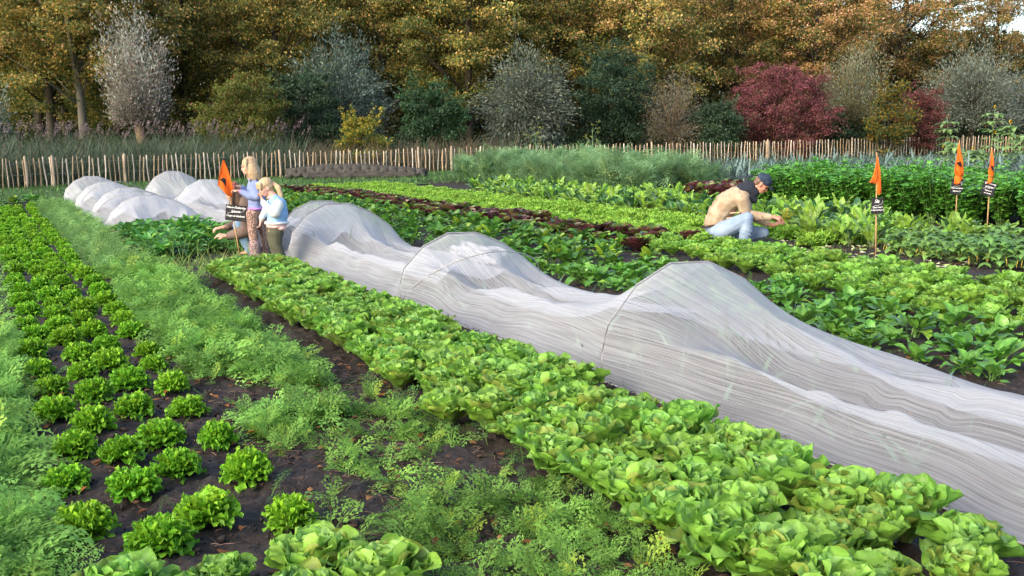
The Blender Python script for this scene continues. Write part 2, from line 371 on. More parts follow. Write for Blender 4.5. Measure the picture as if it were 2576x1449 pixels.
def leek_plant(seed):
    global rng; rng = np.random.default_rng(seed); mb = MB()
    tube(mb, [(0, 0, 0), (0, 0, .22)], [.018, .016], 7, (.35, .42, .28), False)
    for k in range(9):
        side = (k % 2) * math.pi; az = side + U1(-.3, .3); el = R(U1(48, 82)); g = H(.13, .20, .175) * U1(.75, 1.3)
        a = leaf(U1(.45, .72), U1(.03, .05), 10, 2, el, el - R(U1(5, 120)), strap, .5, 0, 1, 0, az, (0, 0, .14 + .01 * k), .008, 0, 0, g)
        mb.add(a[0], a[1], None, a[2])
    return mb.mesh('leek_plant', M_leek)
# feathery frond: arrays of thin triangles along a pinnate frame
def frond_tpl(n=9, m=5, thin=.0042, big=1.):
    V_ = []; 
    for i in range(n):
        t = .22 + .78 * (i + .5) / n; ln = .30 * math.sin(math.pi * min(1, (1.12 - t) / .95)) + .03
        for sd in (-1, 1):
            for j in range(m):
                q = (j + .4) / m; bx, by = t + q * ln * .55, sd * q * ln
                for k in (-1, 1):
                    l2 = (.085 * (1.15 - q) + .02) * big; ang = sd * .9 + k * .75
                    V_.append([(bx - thin * 2, by, 0), (bx + l2 * math.cos(ang), by + l2 * math.sin(ang), .01 * k), (bx + thin * 2, by + thin * 1.5 * sd, 0)])
    return np.array(V_)
FT_MID2 = frond_tpl(6, 2, .027, 1.5)
FT_HI, FT_MID, FT_LO = frond_tpl(9, 5, .008), frond_tpl(6, 3, .016), frond_tpl(4, 2, .03)
def fronds(mb, P, L, tpl, g0, el=(20, 80), droop=(25, 80), stem=(.16, .26, .07), jit=.25, wide=1.):
    n = len(P); m = len(tpl)
    az = rng.random(n) * 6.283; e0 = np.radians(el[0] + (el[1] - el[0]) * rng.random(n)); dr = np.radians(droop[0] + (droop[1] - droop[0]) * rng.random(n))
    T = tpl.reshape(-1, 3)
    t = T[:, 0][None]; e0_, dr_ = e0[:, None], dr[:, None]
    # arc position for bend rate dr over unit length
    a1 = e0_ - dr_ * t
    r = (np.sin(e0_) * 0 + (np.sin(a1) - np.sin(e0_)) / (-dr_)) ; z = (np.cos(a1) - np.cos(e0_)) / dr_
    z = z + T[:, 2][None] * 3 * (rng.random((n, 1)) - .2)
    Ls = L[:, None]; r = r * Ls; z = z * Ls; la = T[:, 1][None] * Ls * wide + 0 * r
    roll = (rng.random((n, 1)) - .5) * 1.4; z = z + la * np.sin(roll); la = la * np.cos(roll)
    ca, sa = np.cos(az)[:, None], np.sin(az)[:, None]
    X = P[:, 0:1] + r * ca - la * sa; Y = P[:, 1:2] + r * sa + la * ca; Z = P[:, 2:3] + z
    v = np.stack([X, Y, np.maximum(Z, .004)], -1) + rng.normal(size=(n, m, 1, 3)).repeat(3, 2).reshape(n, m * 3, 3) * (Ls[..., None] * .028)
    v = v.reshape(-1, 3); c = np.array(g0)[None] * (1 + jit * (rng.random((n, 1)) * 2 - 1)); c = c + np.array((.09, .05, -.01)) * (rng.random((n, 1)) < .08)
    c = np.repeat(c, T.shape[0], 0)
    mb.add(v, None, np.arange(len(v)).reshape(-1, 3), c)
    # rachis: thin ribbon of 4 segments
    tt = np.linspace(0, 1, 5)[None]; a1 = e0_ - dr_ * tt
    rr = (np.sin(a1) - np.sin(e0_)) / (-dr_) * Ls; zz = (np.cos(a1) - np.cos(e0_)) / dr_ * Ls
    w = np.array([.004, .003, .0025, .0018, .0008])[None] * (Ls / .2)
    vv = []
    for sg in (-1, 1):
        vv.append(np.stack([P[:, 0:1] + rr * ca - sg * w * sa, P[:, 1:2] + rr * sa + sg * w * ca, P[:, 2:3] + zz], -1))
    vv = np.stack(vv, 2).reshape(n, 10, 3)
    base = (np.arange(n) * 10)[:, None, None]; q = np.array([[2 * i, 2 * i + 1, 2 * i + 3, 2 * i + 2] for i in range(4)])[None] + base
    mb.add(vv.reshape(-1, 3), q.reshape(-1, 4), None, stem)

def blades(mb, P, L, w, g0, el=(55, 88), droop=(10, 70), jit=.3, tint=None):
    """grass-like ribbons"""
    n = len(P); az = rng.random(n) * 6.283; e0 = np.radians(el[0] + (el[1] - el[0]) * rng.random(n))[:, None]; dr = np.radians(droop[0] + (droop[1] - droop[0]) * rng.random(n))[:, None]
    tt = np.linspace(0, 1, 5)[None]; a1 = e0 - dr * tt; Ls = L[:, None]
    rr = (np.sin(a1) - np.sin(e0)) / (-dr) * Ls; zz = (np.cos(a1) - np.cos(e0)) / dr * Ls
    ca, sa = np.cos(az)[:, None], np.sin(az)[:, None]; ww = np.array([.8, 1, .8, .5, .05])[None] * np.broadcast_to(np.asarray(w), (n,))[:, None]
    tw = rng.random((n, 1)) * 3.14
    vv = []
    for sg in (-1, 1):
        vv.append(np.stack([P[:, 0:1] + rr * ca - sg * ww * np.sin(tw + az[:, None]), P[:, 1:2] + rr * sa + sg * ww * np.cos(tw + az[:, None]), P[:, 2:3] + zz], -1))
    vv = np.stack(vv, 2).reshape(-1, 3)
    q = np.array([[2 * i, 2 * i + 1, 2 * i + 3, 2 * i + 2] for i in range(4)])[None] + (np.arange(n) * 10)[:, None, None]
    g = np.array(g0)
    if g.ndim == 2: g = g[rng.integers(0, len(g), n)]
    else: g = np.repeat(g[None], n, 0)
    c = g * (1 + jit * (rng.random((n, 1)) * 2 - 1))
    mb.add(vv, q.reshape(-1, 4), None, np.repeat(c, 10, 0))

def tufts(C, per, L, r=.03):
    P = np.repeat(C, per, 0) + rng.normal(size=(len(C) * per, 3)) * np.array([r, r, 0]); s = rng.uniform(.7, 1.25, len(C)).repeat(per)
    return P, s * rng.uniform(L[0], L[1], len(P))
def scatter(n, u0, u1, v0, v1, z=0., dens=None):
    u = rng.uniform(u0, u1, n); v = rng.uniform(v0, v1, n)
    if dens is not None:
        k = dens(u, v) > rng.random(n); u, v = u[k], v[k]
    return np.stack([U.x * u + V.x * v, U.y * u + V.y * v, np.full(len(u), float(z))], -1)
ORD = ['zeroth', 'first', 'second', 'third', 'fourth', 'fifth', 'sixth', 'seventh', 'eighth', 'ninth', 'tenth', 'eleventh', 'twelfth', 'thirteenth', 'fourteenth', 'fifteenth', 'sixteenth', 'seventeenth', 'eighteenth', 'nineteenth', 'twentieth']
TENS = {20: 'twenty', 30: 'thirty', 40: 'forty', 50: 'fifty', 60: 'sixty', 70: 'seventy'}
def ordn(k):
    if k <= 20: return ORD[k]
    a, b = k // 10 * 10, k % 10
    return TENS[a] + '-' + ORD[b] if b else {30: 'thirtieth', 40: 'fortieth', 50: 'fiftieth', 60: 'sixtieth', 70: 'seventieth'}[a]
def rows(name, meshes, vs, rown, u0, u1, du, desc, cat, group, jit=.04, sc=(.88, 1.12), stag=True, skip=None, z=0., sq=None, u0s=None):
    """one top-level object per plant, the labels count along each row from the front"""
    for r, v in enumerate(vs):
        k = 0; u = (u0s[r] if u0s else u0 + (du / 2 if stag and r % 2 else 0))
        while u < u1:
            uu, vv = u + rng.normal(0, jit), v + rng.normal(0, jit * .6); u += du
            if skip and skip(uu, vv): continue
            k += 1
            o = link(name, meshes[rng.integers(len(meshes))]); o.location = W(uu, vv, z)
            s = rng.uniform(*sc); o.scale = (s * rng.uniform(.94, 1.06), s * rng.uniform(.94, 1.06), s * rng.uniform(.9, 1.08)); o.rotation_euler = (rng.normal(0, .06), rng.normal(0, .06), rng.uniform(0, 6.28))
            tag(o, '%s, %s from the front in %s' % (desc, ordn(k), rown[r]), cat, group)
# ------------------------------------------------------------------ the beds
OAK = [oak_head(s) for s in (11, 12, 13, 14, 15)]
rows('oakleaf_lettuce', OAK, [.26, .47, .68, .93], ['the row at the frame edge', 'the second row from the frame edge', 'the third row from the frame edge', 'the row beside the thinned carrots'],
     0, 25, .62, 'bright green oakleaf lettuce', 'lettuce', 'small oakleaf lettuces in the dark soil', .035, (.80, 1.08), u0s=[4.07, 3.77, 3.98, 3.76])
rng = np.random.default_rng(5)
END = [endive_head(s) for s in (21, 22, 23, 24, 25, 26)]
for u, v, s, d in [(300, 1470, 1.0, 'pale green endive head at the bottom edge, nearest the carrot strip'), (560, 1425, .75, 'small pale endive head at the bottom edge behind the broad one'), (470, 1530, .95, 'pale endive head cut by the bottom edge between two others'), (790, 1405, 1.1, 'large pale endive head just before the oakleaf lettuces'), (760, 1500, 1.0, 'pale endive head at the bottom edge under the large one'), (965, 1440, 1.08, 'pale endive head closest to the straggly carrots'), (640, 1560, 1.05, 'endive head lowest in the picture')]:
    o = link('endive', END[rng.integers(6)]); q_ = at(u, v, .12); o.location = (q_.x, q_.y, 0); o.scale = (s,) * 3; o.rotation_euler = (0, 0, U1(0, 6.28)); tag(o, d, 'endive', 'endives at the bottom edge of the frame')
rows('endive', END, [2.18, 2.40, 2.62, 2.83], ['the edge row beside the carrots', 'the second row from the carrots', 'the third row from the carrots', 'the edge row beside the net'],
     2.15, 11.35, .265, 'yellow-green endive head', 'endive', 'endives packed in the bed before the net', .05, (.9, 1.22))
E2 = [endive_head(s, 1.0, .05) for s in (31, 32, 33)]
rows('endive', E2, [6.62, 6.98, 7.36, 7.74, 8.1], ['the row facing the spinach', 'the second row behind the spinach', 'the middle row behind the spinach', 'the fourth row behind the spinach', 'the row facing the beans'],
     4.2, 10.9, .31, 'deep green endive head', 'endive', 'endives in the bed behind the spinach', .05, (.85, 1.1), skip=lambda u, v: v < 6.55 + max(0, u - 7.2) * .22)
SP = [spinach_plant(s) for s in (41, 42, 43, 44)]
rows('spinach_plant', SP, [5.25, 5.6, 5.95, 6.3], ['the row along the net', 'the second row from the net', 'the third row from the net', 'the row before the endives'],
     3.5, 9.4, .27, 'broad dark spinach plant', 'spinach', 'spinach plants behind the white net', .07, (.75, 1.3), skip=lambda u, v: v > 6.15 and u < 4.6 or rng.random() < .05)
SPb = [spinach_plant(s, .2, (.075, .20, .025), 18, .085) for s in (45, 46, 47)]
rows('spinach_plant', SPb, [5.3, 5.75, 6.2, 6.65, 7.1], ['the row nearest the hoops', 'the second row from the hoops', 'the middle row beside the hoops', 'the fourth row from the hoops', 'the row against the red lettuces'],
     9.5, 28, .46, 'glossy green spinach plant', 'spinach', 'spinach plants beside the red lettuces', .08, (.9, 1.35), skip=lambda u, v: (v > 6.9 and u < 10.6))
RED = [red_head(s) for s in (51, 52, 53)]
rows('red_lettuce', RED, [7.25, 7.65, 8.0], ['the row against the spinach', 'the middle row', 'the row against the frilly lettuces'],
     10.7, 28, .40, 'maroon red lettuce head', 'lettuce', 'red lettuces between spinach and frilly lettuces', .06, (1.15, 1.55), skip=lambda u, v: rng.random() < .1)
LO = [lollo_head(s) for s in (61, 62, 63)]
rows('frilly_lettuce', LO, [8.38, 8.72, 9.4, 9.76, 10.1], ['the row beside the red lettuces', 'the second row from the red lettuces', 'the middle row', 'the second row from the chard', 'the row before the chard'],
     10.0, 28.4, .34, 'lime frilly lettuce head', 'lettuce', 'frilly lime lettuces in curved rows', .04, (1.0, 1.2), skip=lambda u, v: abs(u - 10.6) < .6 and abs(v - 8.9) < .6)
CHL = [chard_plant(s, .35) for s in (71, 72, 73)]
rows('chard_plant', CHL, [10.65, 11.1, 11.6, 12.1], ['the row behind the frilly lettuces', 'the second row behind the frilly lettuces', 'the third row behind the frilly lettuces', 'the row before the fennel'],
     11.3, 23.8, .42, 'upright chard plant', 'chard', 'tall chard behind the frilly lettuces', .07, (.8, 1.12), skip=lambda u, v: u > 22 and v < 11)
CH2 = [chard_plant(s, .05, .40) for s in (74, 75)]
rows('chard_plant', CH2, [9.85, 10.3, 10.8, 11.3], ['the row in front of the slate sign', 'the row by the kneeling man', 'the row behind the kneeling man', 'the row before the celery'],
     8.6, 11.2, .38, 'pale chard plant', 'chard', 'pale chard between the man and the slate sign', .06, (.7, 1.05), skip=lambda u, v: v < 10.1 and u > 10.5 or (v < 10.2 and u < 9.0))
BE = [bean_plant(s) for s in (81, 82, 83)]
rows('bean_plant', BE, [9.55, 9.95, 10.35, 10.8], ['the row edging the bare soil', 'the second row from the bare soil', 'the third row from the bare soil', 'the row before the celery'],
     5.9, 8.9, .29, 'bush bean plant', 'bean plant', 'bush beans near the slate signs', .05, (.85, 1.1))
CE = [celery_plant(s) for s in (91, 92, 93)]
rows('celery_plant', CE, [13.2, 13.55, 13.95, 14.4, 14.9, 15.5], ['the front row over the beans', 'the second row', 'the third row', 'the fourth row', 'the fifth row', 'the row before the leeks'],
     7.6, 17.2, .42, 'tall dark green celery plant', 'celery', 'celery forming a green wall', .06, (1.0, 1.2), skip=lambda u, v: u > 16.9 - (15.1 - v) * 1.1 + .5)
LK = [leek_plant(s) for s in (101, 102, 103, 104)]
rows('leek_plant', LK, [16.4, 17.3, 18.4, 19.6, 21.0, 22.5, 24.2, 26.0, 28.0], ['the row behind the celery'] + ['the %s row behind the celery' % ORD[k] for k in range(2, 9)] + ['the row nearest the fence'],
     12, 28, .47, 'blue green leek', 'leek', 'leeks between the celery and the fence', .08, (.95, 1.25))
rows('beet_plant', [red_head(55)], [14.0, 14.6, 15.3], ['the row behind the chard', 'the middle row', 'the row before the leeks'],
     16.9, 20.4, .42, 'dark purple leafy beet plant', 'beet', 'purple beets behind the kneeling man', .06, (1.9, 2.5))

def bed(name, mat_, label, cat, fn):
    global rng
    mb = MB(); rng = np.random.default_rng(abs(hash(name)) % 1000 if False else len(label)); fn(mb)
    return tag(mb.build(name, mat_), label, cat, kind='stuff')
CG = (.20, .40, .085)
def f_left(mb):
    P, L = tufts(scatter(560, 2.8, 9, -.62, .02), 9, (.12, .24)); fronds(mb, P, L, FT_MID2, CG, (30, 88), (40, 120))
    P = scatter(500, 3, 9, -.1, .12); fronds(mb, P, rng.uniform(.1, .2, len(P)), FT_HI, CG, (25, 70), (30, 90))
    P = scatter(1600, 9, 27, -.8, .05); fronds(mb, P, rng.uniform(.2, .3, len(P)), FT_LO, CG, (35, 88), (40, 110))
bed('carrots', M_carrot, 'feathery carrot tops in the strip along the frame edge beside the oakleaf lettuces', 'carrots', f_left)
def f_mid(mb):
    def dn(u, v):
        return np.clip((vnoise(u * 2.2, v * 2.6, 8) - .30) * 3.2, 0, 1) * np.clip(.25 + (u - 2.6) * .25, 0, 1)
    P, L = tufts(scatter(290, 2.7, 5.6, 1.08, 2.0, 0, dn), 6, (.08, .15), .012); fronds(mb, P, L, FT_MID2, (.20, .38, .075), (20, 85), (20, 100))
    P, L = tufts(scatter(80, 2.6, 3.7, 1.35, 2.05, 0), 6, (.08, .15), .012); fronds(mb, P, L, FT_MID2, (.20, .38, .075), (20, 85), (20, 90))
    d2 = lambda u, v: np.clip((vnoise(u * 1.6, v * 2.3, 18) - .24) * 4, 0, 1)
    P, L = tufts(scatter(1000, 5.1, 12.6, 1.14, 1.74, 0, d2), 10, (.10, .21)); fronds(mb, P, L, FT_MID2, CG, (25, 88), (40, 120))
    P = scatter(5200, 12, 26.5, 1.10, 1.72, 0, lambda u, v: np.clip((vnoise(u * .9, v * 2.3, 28) - .18) * 5, 0, 1)); fronds(mb, P, rng.uniform(.14, .25, len(P)), FT_LO, (.20, .37, .115), (30, 88), (40, 110))
bed('carrots', M_carrot, 'thinned feathery carrot tops in the middle bed between lettuces and endives', 'carrots', f_mid)
def f_weed(mb):
    for (u0, u1, v0, v1, n) in [(3, 9, .1, 1.1, 60), (4, 8.5, 5.0, 6.6, 160), (2.6, 6, 1.9, 2.1, 90), (8, 20, 8.0, 9.2, 220), (10, 13.5, 8.4, 9.0, 60), (8.6, 12, 9.4, 12.4, 260), (2, 5, 3.05, 3.22, 24), (13, 17, 1.6, 1.9, 60)]:
        P = scatter(n, u0, u1, v0, v1); fronds(mb, P, rng.uniform(.05, .15, len(P)), FT_MID if u0 < 8 else FT_LO, (.09, .21, .06), (20, 85), (10, 80))
bed('weeds', M_carrot, 'small feathery weeds and seedlings scattered over the bare soil', 'weeds', f_weed)
def f_onion(mb):
    P = scatter(900, 11.3, 13.0, 1.55, 3.1); blades(mb, P, rng.uniform(.10, .26, len(P)), .0035, [(.22, .34, .08), (.14, .28, .06), (.38, .42, .12)], (35, 85), (10, 90))
    P = scatter(160, 12.5, 14.0, 1.6, 3.0, .1); blades(mb, P, rng.uniform(.16, .3, len(P)), .0035, (.16, .30, .07), (45, 88), (10, 70))
bed('bolting_greens', M_grass, 'yellow green straggling stems before the crouching woman', 'stems', f_onion)
for k in range(9):
    o = link('spinach_plant', SPb[k % 3]); o.location = W(26.3 + .1 * (k % 2), -2.3 + k * .42); s = 1.2 + .2 * (k % 3); o.scale = (s, s, s); o.rotation_euler = (0, 0, k)
    tag(o, 'dark leafy plant at the far end of the oakleaf rows, %s from the small net' % ordn(9 - k), 'spinach', 'leafy plants ending the oakleaf rows')
rng = np.random.default_rng(77)
NZ = [spinach_plant(s, .27, (.062, .20, .030), 26, .10) for s in (111, 112, 113)]
rows('spinach_plant', NZ, [1.95, 2.3, 2.65, 3.0], ['the row beside the carrots', 'the second row from the carrots', 'the third row from the carrots', 'the row by the white net'],
     13.0, 17.3, .34, 'bushy dark green spinach plant', 'spinach', 'spinach the crouching woman is picking', .06, (.95, 1.25), skip=lambda u, v: (u < 13.4 and v > 2.3))
def f_grass(mb):
    P = scatter(14000, 26.9, 37.2, -6, 18, .02, lambda u, v: (u > 27.2 + np.clip(v - 2, 0, 3) * .45) & (u < 37.5)); 
    L = rng.uniform(.06, .16, len(P)); blades(mb, P, L, .010, [(.07, .15, .035), (.10, .20, .05), (.055, .12, .04)], (50, 88), (5, 60))
    P = scatter(5000, 20, 38, -16, .9 - 1, .02); blades(mb, P[P[:, 0] > -19], rng.uniform(.05, .16, (P[:, 0] > -19).sum()), .010, [(.07, .15, .035), (.10, .20, .05)], (50, 88), (5, 60))
bed('grass', M_grass, 'short green grass strip between the beds and the paling fence', 'grass', f_grass)
# brown leaves, straw and twigs on the soil
def f_litter(mb):
    P = np.concatenate([scatter(420, 2.6, 11, .1, 8.6, .022), scatter(150, 2.7, 6.5, .15, 2.1, .03)]); n = len(P)
    for p in P:
        g = [(.26, .07, .025), (.15, .045, .02), (.28, .11, .05), (.09, .04, .022)][rng.integers(4)]
        v, q, c = leaf(U1(.03, .055), U1(.018, .032), 5, 2, R(U1(0, 25)), R(U1(-50, 10)), oval, U1(-.5, .9), .002, 1, U1(0, 6), U1(0, 6.28), tuple(p), 0, 0, 0, g)
        mb.add(v, q, None, c)
    P = scatter(300, 7.5, 10.5, 8.4, 10.2, .03)
    for p in P:
        g = [(.42, .45, .22), (.35, .40, .12), (.5, .48, .3), (.13, .06, .03), (.10, .05, .03)][rng.integers(5)]
        v, q, c = leaf(U1(.03, .12), U1(.02, .07), 6, 4, R(U1(0, 25)), R(U1(-40, 10)), fan, U1(-.5, .9), .006, 1, U1(0, 6), U1(0, 6.28), tuple(p), 0, 0, .05, g)
        mb.add(v, q, None, c)
bed('leaf_litter', leafmat('dry_leaf', .1, .7, .2), 'small rust brown fallen leaves and trimmings lying on the soil', 'leaf litter', f_litter)
def f_straw(mb):
    for (n, a) in ((900, (2.2, 9, 3.02, 3.3)), (1100, (2.6, 7, 1.0, 2.1)), (800, (3.5, 9, 4.9, 6.6)), (700, (5.4, 9.5, 8.3, 9.6)), (500, (3, 9, .1, 1.1))):
        for p in scatter(n, *a, .016):
            az = U1(0, 6.28); L = U1(.015, .07); g = [(.14, .09, .06), (.05, .035, .03), (.24, .17, .11), (.03, .024, .02)][rng.integers(4)]
            d = Vector((math.cos(az), math.sin(az), U1(-.1, .2))) * L
            tube(mb, [Vector(p), Vector(p) + d * .5 + Vector((U1(-.004, .004), 0, .003)), Vector(p) + d], U1(.0008, .0022), 3, g, False)
def f_twig(mb):
    for p in scatter(260, 2.7, 7.5, 1.15, 2.1, .012):
        az = U1(0, 6.28); L = U1(.06, .2); d = Vector((math.cos(az), math.sin(az), 0)); n_ = Vector((-d.y, d.x, 0)); g = [(.03, .022, .018), (.05, .03, .022), (.09, .06, .04)][rng.integers(3)]
        b = U1(-.03, .03); tube(mb, [Vector(p), Vector(p) + d * L * .35 + n_ * b + Vector((0, 0, U1(0, .02))), Vector(p) + d * L * .7 + n_ * b * .6 + Vector((0, 0, U1(0, .03))), Vector(p) + d * L], [.0035, .003, .0025, .001], 4, g, False)
bed('twigs', leafmat('dead_stem', .0, .85, .2), 'dark dead stems and twigs lying between carrots and endives', 'twigs', f_twig)
bed('straw', leafmat('dry_straw', .0, .8, .2), 'dry straw bits and twigs strewn between the beds', 'straw', f_straw)
def f_clod(mb):
    ic = bmesh.new(); bmesh.ops.create_icosphere(ic, subdivisions=1, radius=1); V0 = np.array([v.co[:] for v in ic.verts]); T0 = np.array([[v.index for v in f.verts] for f in ic.faces]); ic.free()
    for a in ((2600, (2.8, 9, .05, 1.2)), (1300, (2.5, 6, 1.0, 2.1)), (300, (2.2, 7, 3.0, 3.3)), (500, (4, 9, 5, 6.8))):
        for p in scatter(a[0], *a[1], .008):
            r = min(.018, rng.exponential(.004) + .004)
            mb.add(V0 * (r * rng.uniform(.5, 1.3, 3)) * rng.uniform(.5, 1.3, (len(V0), 1)) + p, None, T0)
bed('soil_clods', M_soil, 'small dark clods of loose earth', 'soil', f_clod)

# ------------------------------------------------------------------ fennel haze
def fennel_plant(seed):
    global rng; rng = np.random.default_rng(seed); mb = MB(); n = 90
    P = np.zeros((n, 3)); r = rng.random(n) * .28; a = rng.random(n) * 6.28
    P[:, 0] = r * np.cos(a); P[:, 1] = r * np.sin(a); P[:, 2] = rng.uniform(.02, .55, n)
    fronds(mb, P, rng.uniform(.28, .48, n), FT_MID, (.19, .34, .16), (45, 90), (10, 80), (.14, .26, .08), .2, 1.2)
    for k in range(5):
        az = U1(0, 6.28); tube(mb, [(0, 0, 0), (math.cos(az) * .08, math.sin(az) * .08, .4), (math.cos(az) * .2, math.sin(az) * .2, .75)], [.01, .006, .003], 5, (.16, .28, .1), False)
    return mb.mesh('fennel_plant', M_fennel)
FE = [fennel_plant(s) for s in (121, 122, 123)]
rows('fennel_plant', FE, [13.3, 13.95, 14.6, 15.3], ['the row behind the chard', 'the second row behind the chard', 'the third row behind the chard', 'the row nearest the fence'],
     19.2, 29.6, .46, 'hazy feathery fennel plant', 'fennel', 'fennel clouding the bed before the fence', .1, (.85, 1.25))
rng = np.random.default_rng(9)
for (px, py0, py1, lab) in ((1347, 470, 333, 'thin bolting fennel stalk standing above the fence, the one on its own'), (1490, 470, 326, 'tall branching fennel flower stalk with yellowish umbels')):
    b = at(px, 446 + 8); t = thing('fennel_flower_stalk', b, lab, 'fennel'); mb = MB()
    hgt = (at_depth(px, py1, b.y).z)
    tube(mb, [(0, 0, 0), (.03, 0, hgt * .6), (0, 0, hgt)], [.014, .01, .005], 6, (.2, .32, .16))
    for k in range(9):
        z = hgt * U1(.55, .95); a = U1(0, 6.28); l = U1(.12, .3)
        e = (math.cos(a) * l, math.sin(a) * l, z + l * 1.0); tube(mb, [(0.01, 0, z), e], [.006, .003], 4, (.22, .34, .18))
        for j in range(7):
            f = Vector(e) + Vector((U1(-.06, .06), U1(-.06, .06), U1(.02, .08))); tube(mb, [e, f], .0025, 3, (.30, .36, .12), False)
            box(mb, f, (.03, .03, .012), (.32, .36, .10))
    mb.build('stalk', M_fennel, t)
# ------------------------------------------------------------------ insect nets on hoops
rng = np.random.default_rng(301)
HP = np.array([(0, 0), (-.02, .23), (.03, .51), (.23, .83), (.48, 1.0), (.77, .985), (1.05, .80), (1.30, .52), (1.45, .22), (1.5, 0)])
def hoop_curve(s, v0, h, wd=1.5):
    p = HP * np.array([wd / 1.5, h]); seg = np.r_[0, np.cumsum(np.hypot(*np.diff(p, axis=0).T))]; seg /= seg[-1]
    return v0 + np.interp(s, seg, p[:, 0]), np.interp(s, seg, p[:, 1])
def net(name, label, u0, u1, hoops, vl, vr, ridges, label_h, du=.035, ns=150, bh=.14, tail=.07):
    us = np.arange(u0, u1, du); s = np.linspace(0, 1, ns)
    Vv = np.zeros((len(us), ns)); Zz = np.zeros((len(us), ns))
    for i, u in enumerate(us):
        a, b = vl(u) + .035 * math.sin(u * 2.3) + .02 * math.sin(u * 7.1), vr(u) + .05 * math.sin(u * 1.7 + 1)
        v = a + s * (b - a); z = np.zeros(ns)
        for k, (rv, rh) in enumerate(ridges):
            n_ = vnoise(np.array([u * 1.7 + k * 9]), np.array([k * 3.3]), 5)[0]; n2 = vnoise(np.array([u * 5 + k * 5]), np.array([k * 1.3]), 6)[0]
            rr_ = rv + .05 * math.sin(u * 1.1 + k); hh = rh * (.75 + .45 * n_ + .3 * max(0, n2 - .5))
            z = np.maximum(z, hh * np.exp(-np.abs((v - rr_) / .19) ** 1.5)) + .05 * hh * np.exp(-((v - rr_) / .2) ** 2)
        z = z + .03 + .012 * np.sin(v * 9 + u)
        z = z * np.clip(s / .13, 0, 1) ** .8 * np.clip((1 - s) / .1, 0, 1) ** .8
        z += (.016 * (vnoise(v * 11, np.full(ns, u * .9), 7) - .5) + .010 * (vnoise(v * 27, np.full(ns, u * 1.5), 8) - .5)) * np.clip(s * 10, 0, 1)
        vv, zz = v, z
        for (hu, v0, h, wd, Df, Db) in hoops:
            d = hu - u; D = Df if d > 0 else Db
            if abs(d) < D:
                w = (1 - abs(d) / D) ** (2.3 if d > 0 else 1.9); w2 = (1 - abs(d) / D) ** 1.2
                hv, hz = hoop_curve(np.clip(s / (1 - tail), 0, 1), v0, h, wd); hv = np.where(s > 1 - tail, hv + (s - 1 + tail) / tail * .22, hv)
                cr = .02 * (vnoise(s * 16 + hu, np.full(ns, u * .5), 11) - .5) + .012 * (vnoise(s * 42 + hu, np.full(ns, u * .8), 12) - .5)
                cand = zz * (1 - w) + hz * w + cr * min(1, abs(d) * 4) * (hz > .05)
                vv = vv * (1 - w2) + hv * w2; zz = np.maximum(cand, zz * (1 - w2))
        Vv[i] = vv; Zz[i] = np.maximum(zz, 0) + .006
    UU = us[:, None] + 0 * Vv
    P = np.stack([U.x * UU + V.x * Vv, U.y * UU + V.y * Vv, Zz], -1).reshape(-1, 3)
    ix = np.arange(len(us) * ns).reshape(len(us), ns); q = np.stack([ix[:-1, :-1], ix[1:, :-1], ix[1:, 1:], ix[:-1, 1:]], -1).reshape(-1, 4)
    t = thing(name, W(u0, vl(u0)), label, 'netting'); inv = np.array(W(u0, vl(u0)))
    me = np_mesh('netting', P - inv, q, np.zeros((0, 3), int), None, M_net)
    uv = me.uv_layers.new(name='net'); arc = np.cumsum(np.hypot(np.diff(Vv, axis=1, prepend=Vv[:, :1]), np.diff(Zz, axis=1, prepend=Zz[:, :1])), axis=1)
    co = np.stack([UU.ravel(), arc.ravel()], -1)[q.ravel()]; uv.data.foreach_set('uv', co.astype(np.float32).ravel())
    link('netting', me, t)
    mbx = MB(); tube(mbx, [W(u, Vv[i, 0], .012) - Vector(inv) for i, u in enumerate(us)][::3], .005, 5); mbx.build('hem', M_hem, t)
    for (hu, v0, h, wd, Df, Db) in hoops:
        mb = MB(); pts = [W(hu, v0 + a * wd / 1.5, b * h + .004) - Vector(inv) for a, b in HP]
        tube(mb, pts, .0065, 6); mb.build('hoop', M_hoop, t)
    return t, Vv, Zz, us, inv
M_hem = plain('net_hem', (.36, .35, .34), .9, 60, .2)
def zat(px, py, u): return on_u(px, py, u).z
hB = [(5.15, 3.24, .69, 1.5, 1.9, 1.9), (8.6, 3.28, .60, 1.45, 1.15, .55), (12.45, 3.32, .66, 1.5, .85, .5), (13.35, 3.4, .64, 1.45, .5, 2.2),
      (20.3, 3.25, zat(512, 452, 20.3), 1.5, 3.0, 2.5), (24.0, 3.2, zat(412, 431, 24.0), 1.5, 2.2, 1.0)]
net('row_cover', 'long white insect net sagging between wire hoops over the leek bed', 1.5, 24.9, hB, lambda u: 3.27, lambda u: 4.98, [(3.58, .21), (4.12, .19), (4.58, .11)], '', ns=220)
hA = [(18.3, 1.85, zat(450, 488, 18.3), 1.55, 1.0, 1.3), (20.4, 1.8, zat(365, 470, 20.4), 1.5, .9, 1.6), (23.4, 1.75, zat(290, 457, 23.4), 1.5, 1.4, 1.8), (26.6, 1.75, zat(245, 443, 26.6), 1.5, 1.7, .5)]
net('row_cover', 'smaller white insect net with four close hoops beyond the dark spinach', 17.35, 27.1, hA, lambda u: 1.72, lambda u: 3.42, [(2.2, .16), (2.9, .16)], '', .05, 110)
